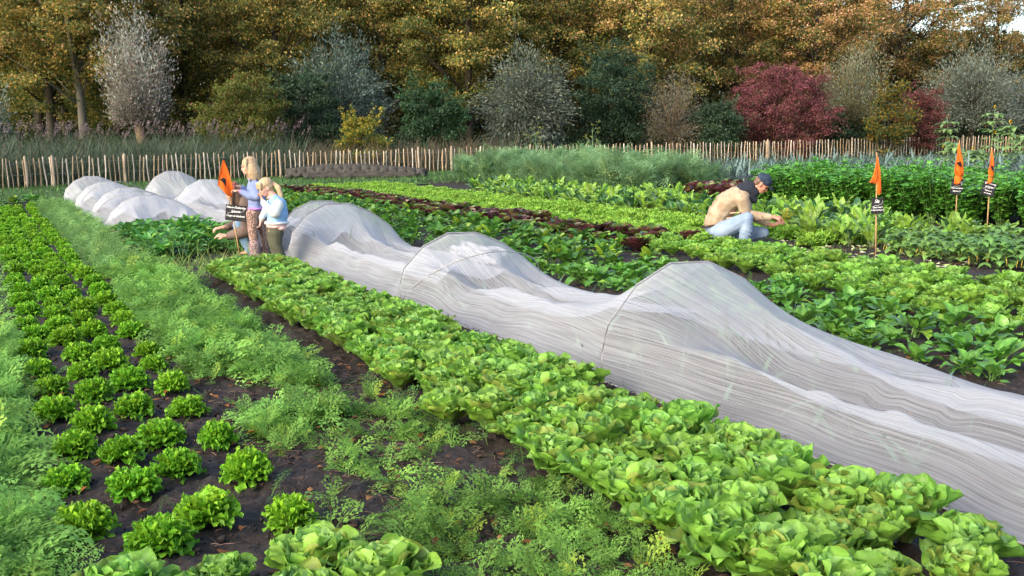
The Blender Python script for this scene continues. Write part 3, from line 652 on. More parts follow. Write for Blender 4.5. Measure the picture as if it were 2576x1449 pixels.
# the second, slacker wire on each leaning hoop
def slack_wire(hu, v0, h, lean, lab):
    t = thing('hoop_wire', W(hu, v0), lab, 'hoop'); mb = MB(); pts = []
    for k in range(25):
        a = k / 24 * math.pi; pts.append(W(-lean * math.sin(a), .67 - .67 * math.cos(a), .01 + h * math.sin(a)))
    tube(mb, pts, .006, 6); mb.build('wire', M_hoop, t)
slack_wire(8.6, 3.27, .47, .62, 'curved grey wire bow leaning from the middle hoop of the long net')
slack_wire(20.4, 1.82, .55, .8, 'curved wire bow leaning from the middle hoop of the smaller net')
slack_wire(23.4, 1.8, .62, .9, 'curved wire bow leaning from the hindmost hoop pair of the smaller net')
# gathered cloth beside the net
mb = MB(); rng = np.random.default_rng(8)
for k in range(7):
    tube(mb, [W(.0 + .1 * j, .04 * math.sin(j * 1.3 + k) + .02 * k, .05 + .035 * math.sin(j * .9 + k * 2) + .018 * k) for j in range(13)], [.02 + .018 * math.sin((j + k) * .8) ** 2 for j in range(13)], 8)
o = mb.build('bunched_netting', plain('net_bunch', (.42, .43, .45), .9, 30, .15, .3)); o.location = W(10.3, 5.06); tag(o, 'bunched white net cloth lying beside the middle hoops', 'netting')
# leeks flattened under the net
rng = np.random.default_rng(18)
mb = MB()
for rv in (3.62, 4.16, 4.68):
    P = scatter(75, 1.8, 12.4, rv - .05, rv + .05); blades(mb, P, rng.uniform(.18, .30, len(P)), .016, (.10, .19, .12), (40, 80), (30, 90))
for hu, v in ((5.0, 3.7), (5.3, 4.2), (4.95, 4.4), (12.2, 3.6), (12.2, 3.95), (12.25, 4.15), (8.4, 3.6), (5.1, 3.5), (4.8, 3.95)):
    P = scatter(5, hu - .12, hu + .12, v - .05, v + .05); blades(mb, P, rng.uniform(.34, .5, len(P)), .008, (.08, .13, .09), (70, 88), (5, 50))
tag(mb.build('covered_leeks', M_leek), 'leek leaves faintly showing through the white net', 'leeks', kind='stuff')
# a twig stuck in the net edge
mb = MB(); tube(mb, [(0, 0, 0), (.02, .01, .07), (-.01, .0, .12), (-.05, 0, .19)], [.006, .006, .005, .002], 5); tube(mb, [(.02, .01, .07), (.05, 0, .11)], .003, 4)
o = mb.build('twig', plain('twig_bark', (.03, .022, .018), .9)); o.location = at(1483, 940); tag(o, 'dark broken twig standing at the foot of the near hoop', 'twig')

# ------------------------------------------------------------------ paling fence
rng = np.random.default_rng(33)
FP = [at_depth(x, 400, y) for x, y in ((-90, 30.2), (20, 31.4), (500, 35.7), (1000, 40.0), (1700, 45.5), (2300, 53.5), (2720, 59.5))]
FP = [Vector((p.x, p.y, .02)) for p in FP]
fen = thing('paling_fence', FP[0], 'chestnut paling fence of split stakes wired together before the trees', 'fence')
seg = [0]
for a, b in zip(FP, FP[1:]): seg.append(seg[-1] + (b - a).length)
def fpos(d):
    for i in range(len(FP) - 1):
        if d <= seg[i + 1] or i == len(FP) - 2:
            k = (d - seg[i]) / (seg[i + 1] - seg[i]); return FP[i] * (1 - k) + FP[i + 1] * k
def picket_mb(mb, p, h, w, lean, col):
    n = 6; pts = []
    for k in range(n + 1):
        t = k / n; pts.append(p + Vector((lean * t * h + .012 * math.sin(t * 5 + lean * 90), 0, t * h)))
    rad = [w * .5 * (1 + .1 * math.sin(k * 2 + lean * 50)) for k in range(n)] + [w * .12]
    pts[n - 1] = pts[n - 1] * .3 + pts[n] * .7
    tube(mb, pts, rad, 5, col)
d = 0.; k = 0; rest = MB(); posts = MB()
while d < seg[-1]:
    p = fpos(d) - FP[0]; w = U1(.032, .05) * (1 if rng.random() < .9 else 1.5); h = U1(.86, .98)
    c = H(1, 1, 1) * U1(.65, 1.35) * (H(1.0, .98, 1.02) if rng.random() < .35 else H(1.08, .98, .85))
    if rng.random() < .25: c = H(1.5, 1.6, 1.75) * U1(.8, 1.1)
    if k < 100:
        mb = MB(); picket_mb(mb, p, h, w, rng.normal(0, .035), c); mb.build('picket', M_wood, fen)
    else: picket_mb(rest, p, h, w, rng.normal(0, .03), c)
    k += 1; d += U1(.9, 1.1) * (.162 + .0012 * d)
tag(rest.build('pickets', M_wood, fen), kind='stuff')
for x in (68, 140, 498 - 175, 707, 1052, 1135, 1330, 1640, 1930, 2140, 2420):
    dd = min(np.arange(0, seg[-1], .1), key=lambda q: abs((lambda P: CX + F * ((CAMM.transposed() @ (P - Vector((0, 0, CH)))).x / -(CAMM.transposed() @ (P - Vector((0, 0, CH)))).z))(fpos(q)) - x))
    mb = MB(); picket_mb(mb, fpos(dd) - FP[0] + Vector((0, -.05, 0)), 1.0, .085, rng.normal(0, .02), H(1.05, 1.02, 1.0)); mb.build('post', M_wood, fen)
for z in (.76, .42):
    mb = MB(); tube(mb, [fpos(q) - FP[0] + Vector((0, -.03, z + .012 * math.sin(q * 3))) for q in np.arange(0, seg[-1], .35)], .0045, 4); mb.build('wire', M_wire, fen)

# ------------------------------------------------------------------ trees
def cards(mb, P, size, asp, pal, jit=.25, dirs=None, updir=.0):
    n = len(P)
    if n == 0: return
    a = rng.normal(size=(n, 3)) if dirs is None else dirs + rng.normal(size=(n, 3)) * .35
    a /= np.linalg.norm(a, axis=1)[:, None]
    b = rng.normal(size=(n, 3)); b = np.cross(a, b); b /= np.linalg.norm(b, axis=1)[:, None]
    s = size * rng.uniform(.65, 1.35, (n, 1)); cc = np.cross(a, b) * s * .12
    v = np.stack([P - a * s, P + b * s * asp + cc, P + a * s, P - b * s * asp + cc], 1).reshape(-1, 3)
    q = np.arange(n * 4).reshape(-1, 4); c = np.asarray(pal) * (1 + jit * (rng.random((n, 1)) * 2 - 1))
    mb.add(v, q, None, np.repeat(c, 4, 0))
def pick(pal, n, w=None):
    pal = np.array(pal); return pal[rng.choice(len(pal), n, p=w)]
def crown(seed, Ht, zb, Rr, ncl, per, leafs, pal, wlow, whigh, shell=.35, cs=(.35, .8), bare=.0):
    global rng; rng = np.random.default_rng(seed); mb = MB(); zc = (Ht + zb) / 2; hz = (Ht - zb) / 2; cl = []
    while len(cl) < ncl:
        p = rng.normal(size=3); p /= np.linalg.norm(p); r = (shell + (1 - shell) * rng.random()) ** .5 * (1 + .22 * math.sin(p[0] * 5 + seed) * math.cos(p[1] * 4 + p[2] * 5))
        cl.append((p[0] * Rr * r, p[1] * Rr * r, zc + p[2] * hz * r))
    for c in cl:
        k = int(per * rng.uniform(.5, 1.4)); r = rng.uniform(*cs); q = rng.normal(size=(k, 3)) * np.array([r, r, r * .5]) * .55
        f = np.clip((c[2] - zb) / (Ht - zb) + rng.normal() * .25, 0, 1); w = np.array(wlow) * (1 - f) + np.array(whigh) * f
        cards(mb, q + np.array(c), leafs, .62, pick(pal, k, w / w.sum()))
    return mb, cl
def limbs(mb, Ht, zb, cl, r0, n=14, base=(0, 0, 0), lean=0.):
    top = Vector((lean * Ht, 0, Ht * .9)); P = [Vector((lean * Ht * t + .12 * math.sin(t * 5), .08 * math.sin(t * 7), Ht * .9 * t)) for t in np.linspace(0, 1, 8)]
    tube(mb, P, [r0 * (1.15 - t) for t in np.linspace(0, 1.0, 8)], 8)
    idx = rng.choice(len(cl), min(n, len(cl)), replace=False)
    for i in idx:
        c = Vector(cl[i]); z = max(zb * .75, min(c.z * .75, Ht * .8)); t = z / (Ht * .9); a = P[min(7, int(t * 7))]
        m = (a + c) / 2 + Vector((0, 0, .15)); tube(mb, [a, m, c], [r0 * .45 * (1.1 - t), r0 * .25 * (1.1 - t), .012], 5)
AUT = [(.11, .15, .045), (.20, .22, .06), (.44, .32, .07), (.56, .36, .13), (.62, .37, .20), (.17, .12, .06)]  # turned-leaf colours; warm sun on the tops is put into the orange ones
def autumn(seed, wl, wh, Ht=13, zb=2.2, Rr=4.0):
    mb, cl = crown(seed, Ht, zb, Rr, 290, 260, .064, AUT, wl, wh, .25)
    tm = MB(); limbs(tm, Ht, zb, cl, .24, 26)
    return mb.mesh('crown', M_tree), tm.mesh('trunk', M_bark)
A1 = autumn(201, (.5, .3, .16, .03, 0, .01), (.22, .28, .32, .14, .02, .02))
A2 = autumn(202, (.55, .25, .14, .04, 0, .02), (.20, .22, .28, .22, .06, .02))
A3 = autumn(203, (.45, .25, .14, .10, .04, .02), (.10, .14, .16, .30, .26, .04))
A4 = autumn(204, (.35, .22, .12, .16, .12, .03), (.06, .10, .10, .30, .40, .04))
_m, _c = crown(205, 13, 2.5, 3.4, 150, 150, .066, AUT, (.35, .25, .18, .14, .06, .02), (.1, .16, .2, .3, .2, .04), .15); _t = MB(); limbs(_t, 13, 2.5, _c, .2, 34); A5 = (_m.mesh('crown', M_tree), _t.mesh('trunk', M_bark))
def put_tree(name, parts, px, Y, label, cat, grp=None, sc=1., rz=None, szz=1.):
    p = at_depth(px, 300, Y); t = thing(name, (p.x, p.y, .0), label, cat, grp, U1(0, 6.28) if rz is None else rz); t.scale = (sc, sc, sc * szz)
    for nm, me in zip(('crown', 'trunk'), parts):
        if me: link(nm, me, t)
    return t
rng = np.random.default_rng(44)
G = 'autumn trees at the edge of the wood'
for px, Y, A, s, lb in [(95, 52, A1, 1.0, 'yellow-green autumn tree between the frame edge and the silvery pollard'), (470, 56, A1, 1.05, 'yellow-green autumn tree directly behind the silvery pollard'),
        (700, 53, A1, .95, 'olive and gold tree rising behind the green hawthorn'), (960, 57, A2, 1.1, 'gold flecked tree behind the blue-green willow'),
        (1180, 54, A2, 1., 'amber flecked tree above the dark alder bush'), (1400, 58, A2, 1.1, 'amber tree behind the round grey willow'),
        (1620, 57, A3, 1., 'orange tree above the brownish thin willow'), (1830, 62, A3, 1.05, 'orange tree behind the big red shrub'),
        (2050, 62, A4, 1.0, 'salmon orange tree above the pale olive willow'), (2270, 66, A4, 1.08, 'salmon orange tree above the small yellow sapling'), (2500, 68, A5, .9, 'thin orange tree against the pale sky by the frame corner')]:
    put_tree('autumn_tree', A, px, Y, lb, 'tree', G, s)
for px, Y, A, s, lb in [(-40, 60, A1, 1.1, 'autumn tree cut by the frame beside the dark trunks'), (290, 66, A1, 1.2, 'autumn tree deep behind the slender grey trunk'), (590, 68, A1, 1.2, 'tall autumn tree far behind the green hawthorn'),
        (840, 70, A2, 1.25, 'tall autumn tree far behind the blue-green willow'), (1080, 70, A2, 1.2, 'tall autumn tree far behind the dark alder bush'), (1300, 72, A2, 1.25, 'tall autumn tree far behind the round grey willow'),
        (1520, 72, A3, 1.15, 'tall autumn tree far behind the dark upright alder'), (1730, 76, A2, 1.12, 'greener autumn tree far behind the brownish willow'), (1960, 78, A3, 1.05, 'autumn tree far behind the gap between red shrub and willow'), (2140, 84, A3, .9, 'autumn tree farthest back near the sky')]:
    put_tree('autumn_tree', A, px, Y, lb, 'tree', G, s)
# bare trunks visible at the wood's edge
for px, Y, r, lb, bend in [(205, 47, .21, 'slender pale grey trunk beside the silvery pollard', -.035), (122, 50, .26, 'thick dark trunk in the shade near the frame edge', 0), (166, 51, .20, 'dark forked trunk between the thick one and the pale one', -.06)]:
    rng = np.random.default_rng(int(px)); mb, cl = crown(int(px), 13, 3.3, 4.3, 300, 240, .066, AUT, (.4, .3, .25, .05, 0, 0), (.2, .3, .3, .16, .02, .02), .2)
    tm = MB(); limbs(tm, 11.5, 3.6, cl, r, 18, lean=bend)
    put_tree('autumn_tree', (mb.mesh('crown', M_tree), tm.mesh('trunk', plain('pale_bark', (.13, .12, .09), .9, 5, .35, .5, stretch=(1, 1, .3)) if px == 205 else M_bark)), px, Y, lb, 'tree', G, 1, 0)
def willow(seed, px, w, top, Y, zb, pal, wts, lab, nshoot=260, per=46, droop=.35, lsz=.07, bark=None, brown=None, spread=1.95, bw=1.):
    global rng; rng = np.random.default_rng(seed)
    Rr = w / 2 / F * Y; b = at_depth(px, 340, Y); Ht = at_depth(px, top, Y).z
    mb = MB(); tm = MB()
    tube(tm, [(0, 0, 0), (.05, 0, zb * .5), (0, 0, zb)], [.20 * bw, .16 * bw, .24 * bw], 9); tube(tm, [(-.1, 0, zb - .15), (0, 0, zb + .15)], [.28 * bw, .22 * bw], 9)
    for k in range(nshoot):
        az = U1(0, 6.28); q = rng.random() ** .7 * spread; d = Vector((math.cos(az) * math.sin(q), math.sin(az) * math.sin(q), math.cos(q)))
        h2 = (Ht - zb) / 2 + .1; L = max(2 * math.cos(min(q, 1.5)) / h2 / ((math.sin(q) / Rr) ** 2 + (math.cos(q) / h2) ** 2), Rr * .75)
        L *= (1.0 + .13 * math.sin(az * 3 + seed) * math.sin(q * 4 + seed * 2) + .07 * math.sin(az * 7 + q * 9)) * (U1(.62, .98) + (.14 if rng.random() < .12 else 0))
        pts = [Vector((0, 0, zb)) + d * (L * t) + Vector((d.x * .12 * math.sin(t * 3), d.y * .12 * math.sin(t * 3), -droop * L * t * t * math.sin(q))) for t in (0, .25, .5, .75, 1)]
        if k % 3 == 0: tube(tm, pts, [.03, .022, .014, .008, .003], 4)
        tt = U1(.18, 1) * 0 + rng.uniform(.22, 1.02, per) ** .75; P = np.array([pts[0]] ) * 0 + np.stack([np.interp(tt, (0, .25, .5, .75, 1.05), [p[i] for p in pts]) for i in range(3)], -1)
        P = P + rng.normal(size=P.shape) * (.10 + .10 * tt[:, None])
        wv = np.array(wts, float)
        if brown is not None: wv = wv + np.array(brown) * max(0, 1 - (P[:, 2].mean() - zb) / (Ht - zb) * 1.7)
        dr = np.array((pts[-1] - pts[2]).normalized())[None] - np.array([0, 0, droop * .8])[None]
        cards(mb, P, lsz * 1.15, .30, pick(pal, per, wv / wv.sum()), .25, dr)
    t = thing('willow', (b.x, b.y, 0), lab, 'willow', None, 0)
    mb.build('crown', M_willow, t); tm.build('trunk', bark or M_bark, t)
GW = [(.17, .21, .17), (.105, .155, .115), (.30, .33, .29), (.17, .13, .10), (.12, .13, .05)]
brk = plain('willow_bark', (.16, .11, .06), .95, 9, .35, .6, stretch=(1, 1, .25))
willow(211, 352, 185, -45, 43.5, 2.25, [(.33, .36, .31), (.22, .26, .20), (.45, .46, .42), (.27, .21, .18), (.15, .15, .07)], (.3, .25, .3, .1, .05), 'silvery pollard willow with a fan of bare lower shoots', 420, 62, .0, .055, brk, (0, 0, 0, .9, .2), 1.35)
willow(212, -22, 110, 130, 42, 1.6, GW, (.4, .4, .15, 0, .05), 'grey-green willow half cut by the frame edge', 140, 50)
willow(213, 862, 300, 35, 49, 2.0, [(.10, .15, .13), (.065, .11, .085), (.17, .21, .19), (.1, .09, .06), (.08, .1, .04)], (.4, .45, .13, 0, .02), 'large blue-green willow above the yellow bush', 420, 64, .35)
willow(214, 1322, 270, 85, 48, 1.9, [(.12, .15, .115), (.075, .105, .075), (.19, .21, .17), (.1, .09, .06), (.13, .14, .04)], (.4, .38, .15, .03, .04), 'round grey-green willow near the middle of the hedge', 420, 64, .4)
willow(215, 1690, 190, 165, 50, 1.4, [(.17, .17, .13), (.12, .12, .08), (.22, .22, .19), (.14, .11, .07), (.12, .1, .04)], (.3, .3, .15, .2, .05), 'brownish grey willow with thin sparse leaves', 240, 50, .1, .045, brk, (0, 0, 0, .5, .1))
willow(216, 2145, 200, 75, 56, 1.8, [(.21, .24, .16), (.14, .17, .09), (.29, .32, .24), (.17, .13, .06), (.15, .15, .04)], (.35, .3, .2, .05, .1), 'pale olive willow right behind the big red shrub', 330, 60, .0, .055, brk, (0, 0, 0, .5, .2), 1.5)
willow(217, 2440, 290, 105, 60, 2.2, [(.17, .21, .17), (.11, .145, .10), (.23, .26, .22), (.14, .11, .07), (.13, .13, .05)], (.38, .34, .18, .04, .06), 'broad grey-green willow behind the sunflowers', 400, 60, .1)
willow(218, 2600, 150, 150, 56, 2.0, [(.10, .13, .12), (.07, .10, .085), (.15, .18, .17), (.1, .09, .06), (.08, .1, .04)], (.4, .4, .15, 0, .05), 'dark grey-blue willow at the frame edge past the sunflowers', 240, 50, .2)
def shrub(name, seed, px, w, top, Y, pal, wl, wh, lab, ncl=150, per=150, ls=.045, cs=(.2, .45), zb=.1, cat='shrub', shell=.25):
    global rng
    b = at_depth(px, 340, Y); Ht = at_depth(px, top, Y).z; Rr = w / 2 / F * Y
    mb, cl = crown(seed, Ht * .97, zb, Rr * .93, ncl, per, ls, pal, wl, wh, shell, cs)
    for k in range(14):                       # wisps that break the outline
        a = U1(0, 6.28); r = Rr * U1(.2, .8); z0 = Ht * U1(.75, .95); p0 = np.array([math.cos(a) * r, math.sin(a) * r, z0]); n = 26
        tt = rng.random((n, 1)); cards(mb, p0 + tt * np.array([math.cos(a) * .2, math.sin(a) * .2, U1(.3, .7)]) + rng.normal(size=(n, 3)) * .05, ls, .6, pick(pal, n, np.array(wh) / sum(wh)))
    tm = MB()
    for k in range(9):
        c = Vector(cl[rng.integers(len(cl))]); tube(tm, [(U1(-.15, .15), U1(-.15, .15), 0), c * .5 + Vector((0, 0, .2)), c], [.05, .03, .008], 5)
    t = thing(name, (b.x, b.y, 0), lab, cat); mb.build('crown', M_tree, t); tm.build('trunk', M_bark, t)
DG = [(.025, .055, .032), (.04, .085, .045), (.07, .12, .06), (.14, .13, .03)]
shrub('hawthorn', 221, 612, 235, 178, 42.5, [(.10, .15, .028), (.15, .19, .035), (.20, .20, .04), (.25, .10, .045)], (.45, .3, .15, .1), (.3, .4, .25, .05), 'yellow-green hawthorn with reddish tinges above the fence', 190, 160, .045)
shrub('dark_shrub', 222, 770, 200, 170, 46, DG, (.5, .4, .1, 0), (.3, .4, .28, .02), 'dark blue-green bush under the large willow', 150, 150, .05)
shrub('alder', 223, 1082, 170, 200, 46.5, [(.025, .075, .035), (.045, .11, .05), (.08, .16, .07), (.14, .13, .03)], (.45, .4, .15, 0), (.3, .4, .3, 0), 'dark green young alder with broad glossy leaves', 130, 150, .055)
shrub('yellow_bush', 224, 903, 140, 290, 41.5, [(.08, .14, .03), (.14, .20, .035), (.36, .29, .04), (.44, .33, .05)], (.35, .3, .25, .1), (.1, .25, .35, .3), 'small bush with yellow and green leaves just behind the fence', 75, 110, .05, (.15, .3))
shrub('alder', 225, 1545, 210, 105, 51, DG, (.45, .4, .13, .02), (.25, .4, .3, .05), 'tall dark alder between two grey willows', 230, 150, .05, (.25, .55))
shrub('dark_shrub', 226, 1800, 150, 255, 50, [(.03, .065, .035), (.05, .10, .05), (.09, .15, .08), (.14, .13, .03)], (.4, .4, .2, 0), (.3, .4, .3, 0), 'low dark green bush at the foot of the red shrub', 110, 140, .05)
RDP = [(.23, .075, .075), (.17, .06, .055), (.32, .105, .11), (.13, .11, .04), (.09, .10, .04)]
shrub('red_shrub', 227, 1960, 290, 160, 52, RDP, (.3, .3, .1, .15, .15), (.38, .2, .36, .04, .02), 'large wine red autumn shrub above the fence', 330, 170, .042, (.2, .5))
shrub('red_shrub', 228, 2315, 120, 215, 54, RDP, (.3, .35, .1, .15, .1), (.4, .2, .36, .04, 0), 'small crimson shrub beside the yellow sapling', 110, 150, .045)
shrub('sapling', 229, 2235, 115, 205, 51, [(.05, .10, .035), (.09, .14, .04), (.36, .26, .03), (.30, .20, .03)], (.4, .3, .2, .1), (.2, .25, .35, .2), 'slender yellow speckled sapling between red shrubs', 80, 110, .05, (.2, .4))
shrub('dark_shrub', 230, 560, 150, 280, 44, DG, (.5, .4, .1, 0), (.35, .4, .25, 0), 'low dark bush at the foot of the hawthorn', 80, 130, .045)
shrub('dark_shrub', 231, 2080, 190, 285, 56, DG, (.5, .35, .15, 0), (.35, .4, .25, 0), 'dark bush under the pale olive willow', 100, 140, .05)
# deep wood behind, its gloom put into the leaf colours, darker lower down
def f_wood(mb):
    n = 300000; X = rng.uniform(-62, 82, n); Y = rng.uniform(66, 104, n) + np.abs(X) * .05
    hmax = np.where(X < 20, 24, np.clip(24 - (X - 20) * .62, 9.2, 24)) * (.85 + .3 * vnoise(X * .25 + 40, Y * .25, 9)); hmax = np.where(X > 25, np.minimum(hmax, 7.6), hmax)
    Z = rng.random(n) ** 1.15 * hmax; P = np.stack([X, Y, Z], -1)
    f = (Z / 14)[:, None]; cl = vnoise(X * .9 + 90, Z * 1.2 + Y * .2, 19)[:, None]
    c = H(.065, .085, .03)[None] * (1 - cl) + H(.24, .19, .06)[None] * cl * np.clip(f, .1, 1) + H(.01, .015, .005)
    cards(mb, P, .21, .8, c, .4)
bed('woods', M_tree, 'deep dark wood closing the view behind the autumn trees', 'wood', f_wood)
def f_under(mb):  # shade beneath the crowns is put into these near-black leaf colours
    n = 60000; t = rng.random(n); i = rng.uniform(-90, 2720, n); Yf = np.interp(i, (-90, 20, 500, 1000, 1700, 2300, 2720), (30.2, 31.4, 35.7, 40, 45.5, 53.5, 59.5)) + rng.uniform(4, 14, n)
    X = (i - CX) / F * Yf; Z = rng.random(n) ** 1.3 * (1.1 + .9 * vnoise(X * .8 + 50, Yf * .5, 12)); cards(mb, np.stack([X, Yf, Z], -1), .06, .6, pick([(.025, .045, .02), (.04, .07, .03), (.07, .06, .03)], n, (.45, .4, .15)), .3)
bed('undergrowth', M_tree, 'dark tangled undergrowth at the foot of the trees', 'undergrowth', f_under)
def f_reed(mb):
    def pts(n, x0, x1, o0, o1):
        i = rng.uniform(x0, x1, n); Y = np.interp(i, (-90, 20, 500, 1000, 1700, 2300, 2720), (30.2, 31.4, 35.7, 40, 45.5, 53.5, 59.5)) + rng.uniform(o0, o1, n)
        return np.stack([(i - CX) / F * Y, Y, np.zeros(n)], -1)
    P = pts(9000, -90, 760, .6, 6.5); blades(mb, P, rng.uniform(.9, 2.1, len(P)), .013, [(.075, .12, .065), (.10, .15, .09), (.13, .12, .09), (.05, .08, .04)], (60, 88), (10, 75))
    P = pts(3200, 760, 1300, .6, 4); blades(mb, P, rng.uniform(.7, 1.7, len(P)), .012, [(.075, .11, .055), (.13, .10, .07), (.16, .12, .08)], (62, 88), (10, 60))
    P = pts(2500, 1300, 2700, .5, 3); blades(mb, P, rng.uniform(.4, 1.2, len(P)), .014, [(.05, .08, .035), (.10, .08, .05)], (62, 88), (10, 60))
    P = pts(260, -90, 800, .6, 6); P[:, 2] = rng.uniform(1.5, 1.95, len(P))                        # plumes
    for p in P:
        n = 16; q = p + np.stack([np.linspace(0, .09, n), rng.normal(0, .02, n), np.linspace(0, .22, n)], -1) + rng.normal(0, .018, (n, 3)); cards(mb, q, .035, .35, pick([(.20, .15, .15), (.14, .10, .10)], n), .2)
bed('reeds', M_grass, 'tall reeds with brown plumes behind the fence', 'reeds', f_reed)

# ------------------------------------------------------------------ braided roll of shade net on the grass
rng = np.random.default_rng(61)
a, b = at(722, 452), at(1070, 446); t = thing('braided_net_roll', a, 'braided roll of grey-olive shade netting lying on the grass', 'net roll'); L = b - a; a.z = .05
M_shade = plain('shade_net', (.045, .042, .036), .9, 5, .45, .9, stretch=(1, 6, 6), attr=True)
for s in range(3):
    mb = MB(); pts = []; rr = []
    for k in range(90):
        q = k / 89; ph = q * 32 + s * 2.094
        pts.append(L * q + Vector((0, .15 * math.sin(ph), .19 + .08 * math.cos(2 * ph) + .08 * math.sin(q * 4)))); rr.append(.145 * (1 + .18 * math.cos(2 * ph)) * (.75 + .25 * math.sin(q * math.pi)))
    tube(mb, pts, rr, 10, (1 + .15 * s,) * 3); mb.build('strand', M_shade, t)
mb = MB(); tube(mb, [L * (.14 + .8 * k / 30) + Vector((0, -.42, .10 + .03 * math.sin(k * 1.1))) for k in range(31)], [.12 + .025 * math.sin(k * 1.7) for k in range(31)], 10); mb.build('loose_roll', M_shade, t)

# ------------------------------------------------------------------ sunflowers
def sunflower(px, top, Y, lab, lean, nh):
    b = at_depth(px, 400, Y); t = thing('sunflower', (b.x, b.y, 0), lab, 'sunflower'); hgt = at_depth(px, top, Y).z
    mb = MB(); P = [Vector((lean * (q ** 2) * hgt, 0, hgt * q * (1 - .12 * q * abs(lean)))) for q in np.linspace(0, 1, 9)]; tube(mb, P, [.022 * (1.15 - q) + .004 for q in np.linspace(0, 1, 9)], 6, (.22, .32, .12)); mb.build('stalk', M_bean, t)
    lm = MB()
    for k in range(60):
        q = U1(.2, 1); p = P[int(q * 8)]; az = U1(0, 6.28); l = U1(.06, .18); e = p + Vector((math.cos(az) * l, math.sin(az) * l, .04)); tube(lm, [p, e], .004, 4, (.2, .3, .12), False)
        v, q_, c = leaf(U1(.20, .34), U1(.18, .28), 8, 5, R(U1(-20, 30)), R(U1(-85, -30)), heart, U1(-.4, .3), .012, 2, U1(0, 6), az, tuple(e), 0, 0, .03, H(.19, .31, .11) * U1(.7, 1.3)); lm.add(v, q_, None, c)
    lm.build('leaves', M_bean, t)
    for k in range(nh):
        p = P[-1] if k == 0 else P[rng.integers(4, 8)] + Vector((U1(-.3, .3), U1(-.1, .1), U1(-.05, .2)))
        M3 = Matrix.Rotation(U1(-.9, .9), 3, 'Z') @ Matrix.Rotation(R(U1(70, 110)), 3, 'X'); hb = MB(); r = U1(.022, .038)
        for j in range(18):
            a_ = j / 18 * 6.283; d_ = M3 @ Vector((math.cos(a_), math.sin(a_), -.15)); s_ = M3 @ Vector((-math.sin(a_), math.cos(a_), 0)) * r * .28
            hb.add([tuple(p + d_ * r * .8 - s_), tuple(p + d_ * r * 1.5 - s_ * .9), tuple(p + d_ * r * 2.1), tuple(p + d_ * r * 1.5 + s_ * .9), tuple(p + d_ * r * .8 + s_)], [(0, 1, 3, 4)], [(1, 2, 3)], (.72, .43, .02) if k != 1 or nh < 3 else (.20, .05, .03))
        f_ = link('flower_head', hb.mesh('flower_head', M_petal), t)
        cb = MB(); tube(cb, [p - M3 @ Vector((0, 0, .012)), p + M3 @ Vector((0, 0, .014))], r, 12, (.10, .06, .02)); cb.build('seed_disc', M_petal, f_)
M_petal = leafmat('petal', .3, .6, .2)
rng = np.random.default_rng(62)
for a_ in [(2385, 292, 33, 'sunflower with several small yellow heads, nearest the red shrubs', -.05, 4), (2430, 345, 31, 'sunflower leaning out over the second slate sign', -.5, 1), (2492, 268, 34, 'tallest sunflower with yellow heads beside the grey willow', .03, 4),
           (2530, 305, 32, 'sunflower with drooping leaves between the tall one and the frame edge', .06, 1), (2566, 330, 33, 'leafy sunflower at the frame edge', .1, 2), (2455, 372, 30, 'short leafy sunflower low behind the leeks', -.1, 1)]:
    sunflower(*a_)
# ------------------------------------------------------------------ people
_ic = bmesh.new(); bmesh.ops.create_icosphere(_ic, subdivisions=2, radius=1); ICV = np.array([v.co[:] for v in _ic.verts]); ICT = np.array([[v.index for v in f.verts] for f in _ic.faces]); _ic.free()
class Fig:
    def __init__(s): s.mb = MB()
    def ell(s, c, r, rot=None):
        v = ICV * np.array(r if hasattr(r, '__len__') else (r, r, r))
        if rot is not None: v = v @ np.array(rot).T
        s.mb.add(v + np.array(c), None, ICT); return s
    def seg(s, p0, r0, p1, r1, ry=1.):
        p0, p1 = np.array(p0, float), np.array(p1, float); L = np.linalg.norm(p1 - p0); n = max(2, int(L / (min(r0, r1) * .4)) + 1)
        for t in np.linspace(0, 1, min(n, 40)):
            r = r0 + (r1 - r0) * t; s.ell(p0 + (p1 - p0) * t, (r, r * ry, r))
        return s
    def chain(s, *pr, ry=1.):
        for (p, r), (q, r2) in zip(pr, pr[1:]): s.seg(p, r, q, r2, ry)
        return s
    def build(s, name, mat_, parent, vox=.008, sm=4):
        me = s.mb.mesh(name, mat_); o = bpy.data.objects.new('tmp', me); COL.objects.link(o)
        m = o.modifiers.new('r', 'REMESH'); m.mode = 'VOXEL'; m.voxel_size = vox; m.use_smooth_shade = True
        k = o.modifiers.new('s', 'SMOOTH'); k.iterations = sm; k.factor = .5
        bpy.context.view_layer.update()
        ev = o.evaluated_get(bpy.context.evaluated_depsgraph_get()); m2 = bpy.data.meshes.new_from_object(ev); m2.name = name
        m2.materials.clear(); m2.materials.append(mat_)
        for p in m2.polygons: p.use_smooth = True
        bpy.data.objects.remove(o); bpy.data.meshes.remove(me)
        return link(name, m2, parent)
def head_rot(yaw, pitch): return np.array(Matrix.Rotation(yaw, 3, 'Z') @ Matrix.Rotation(pitch, 3, 'Y'))
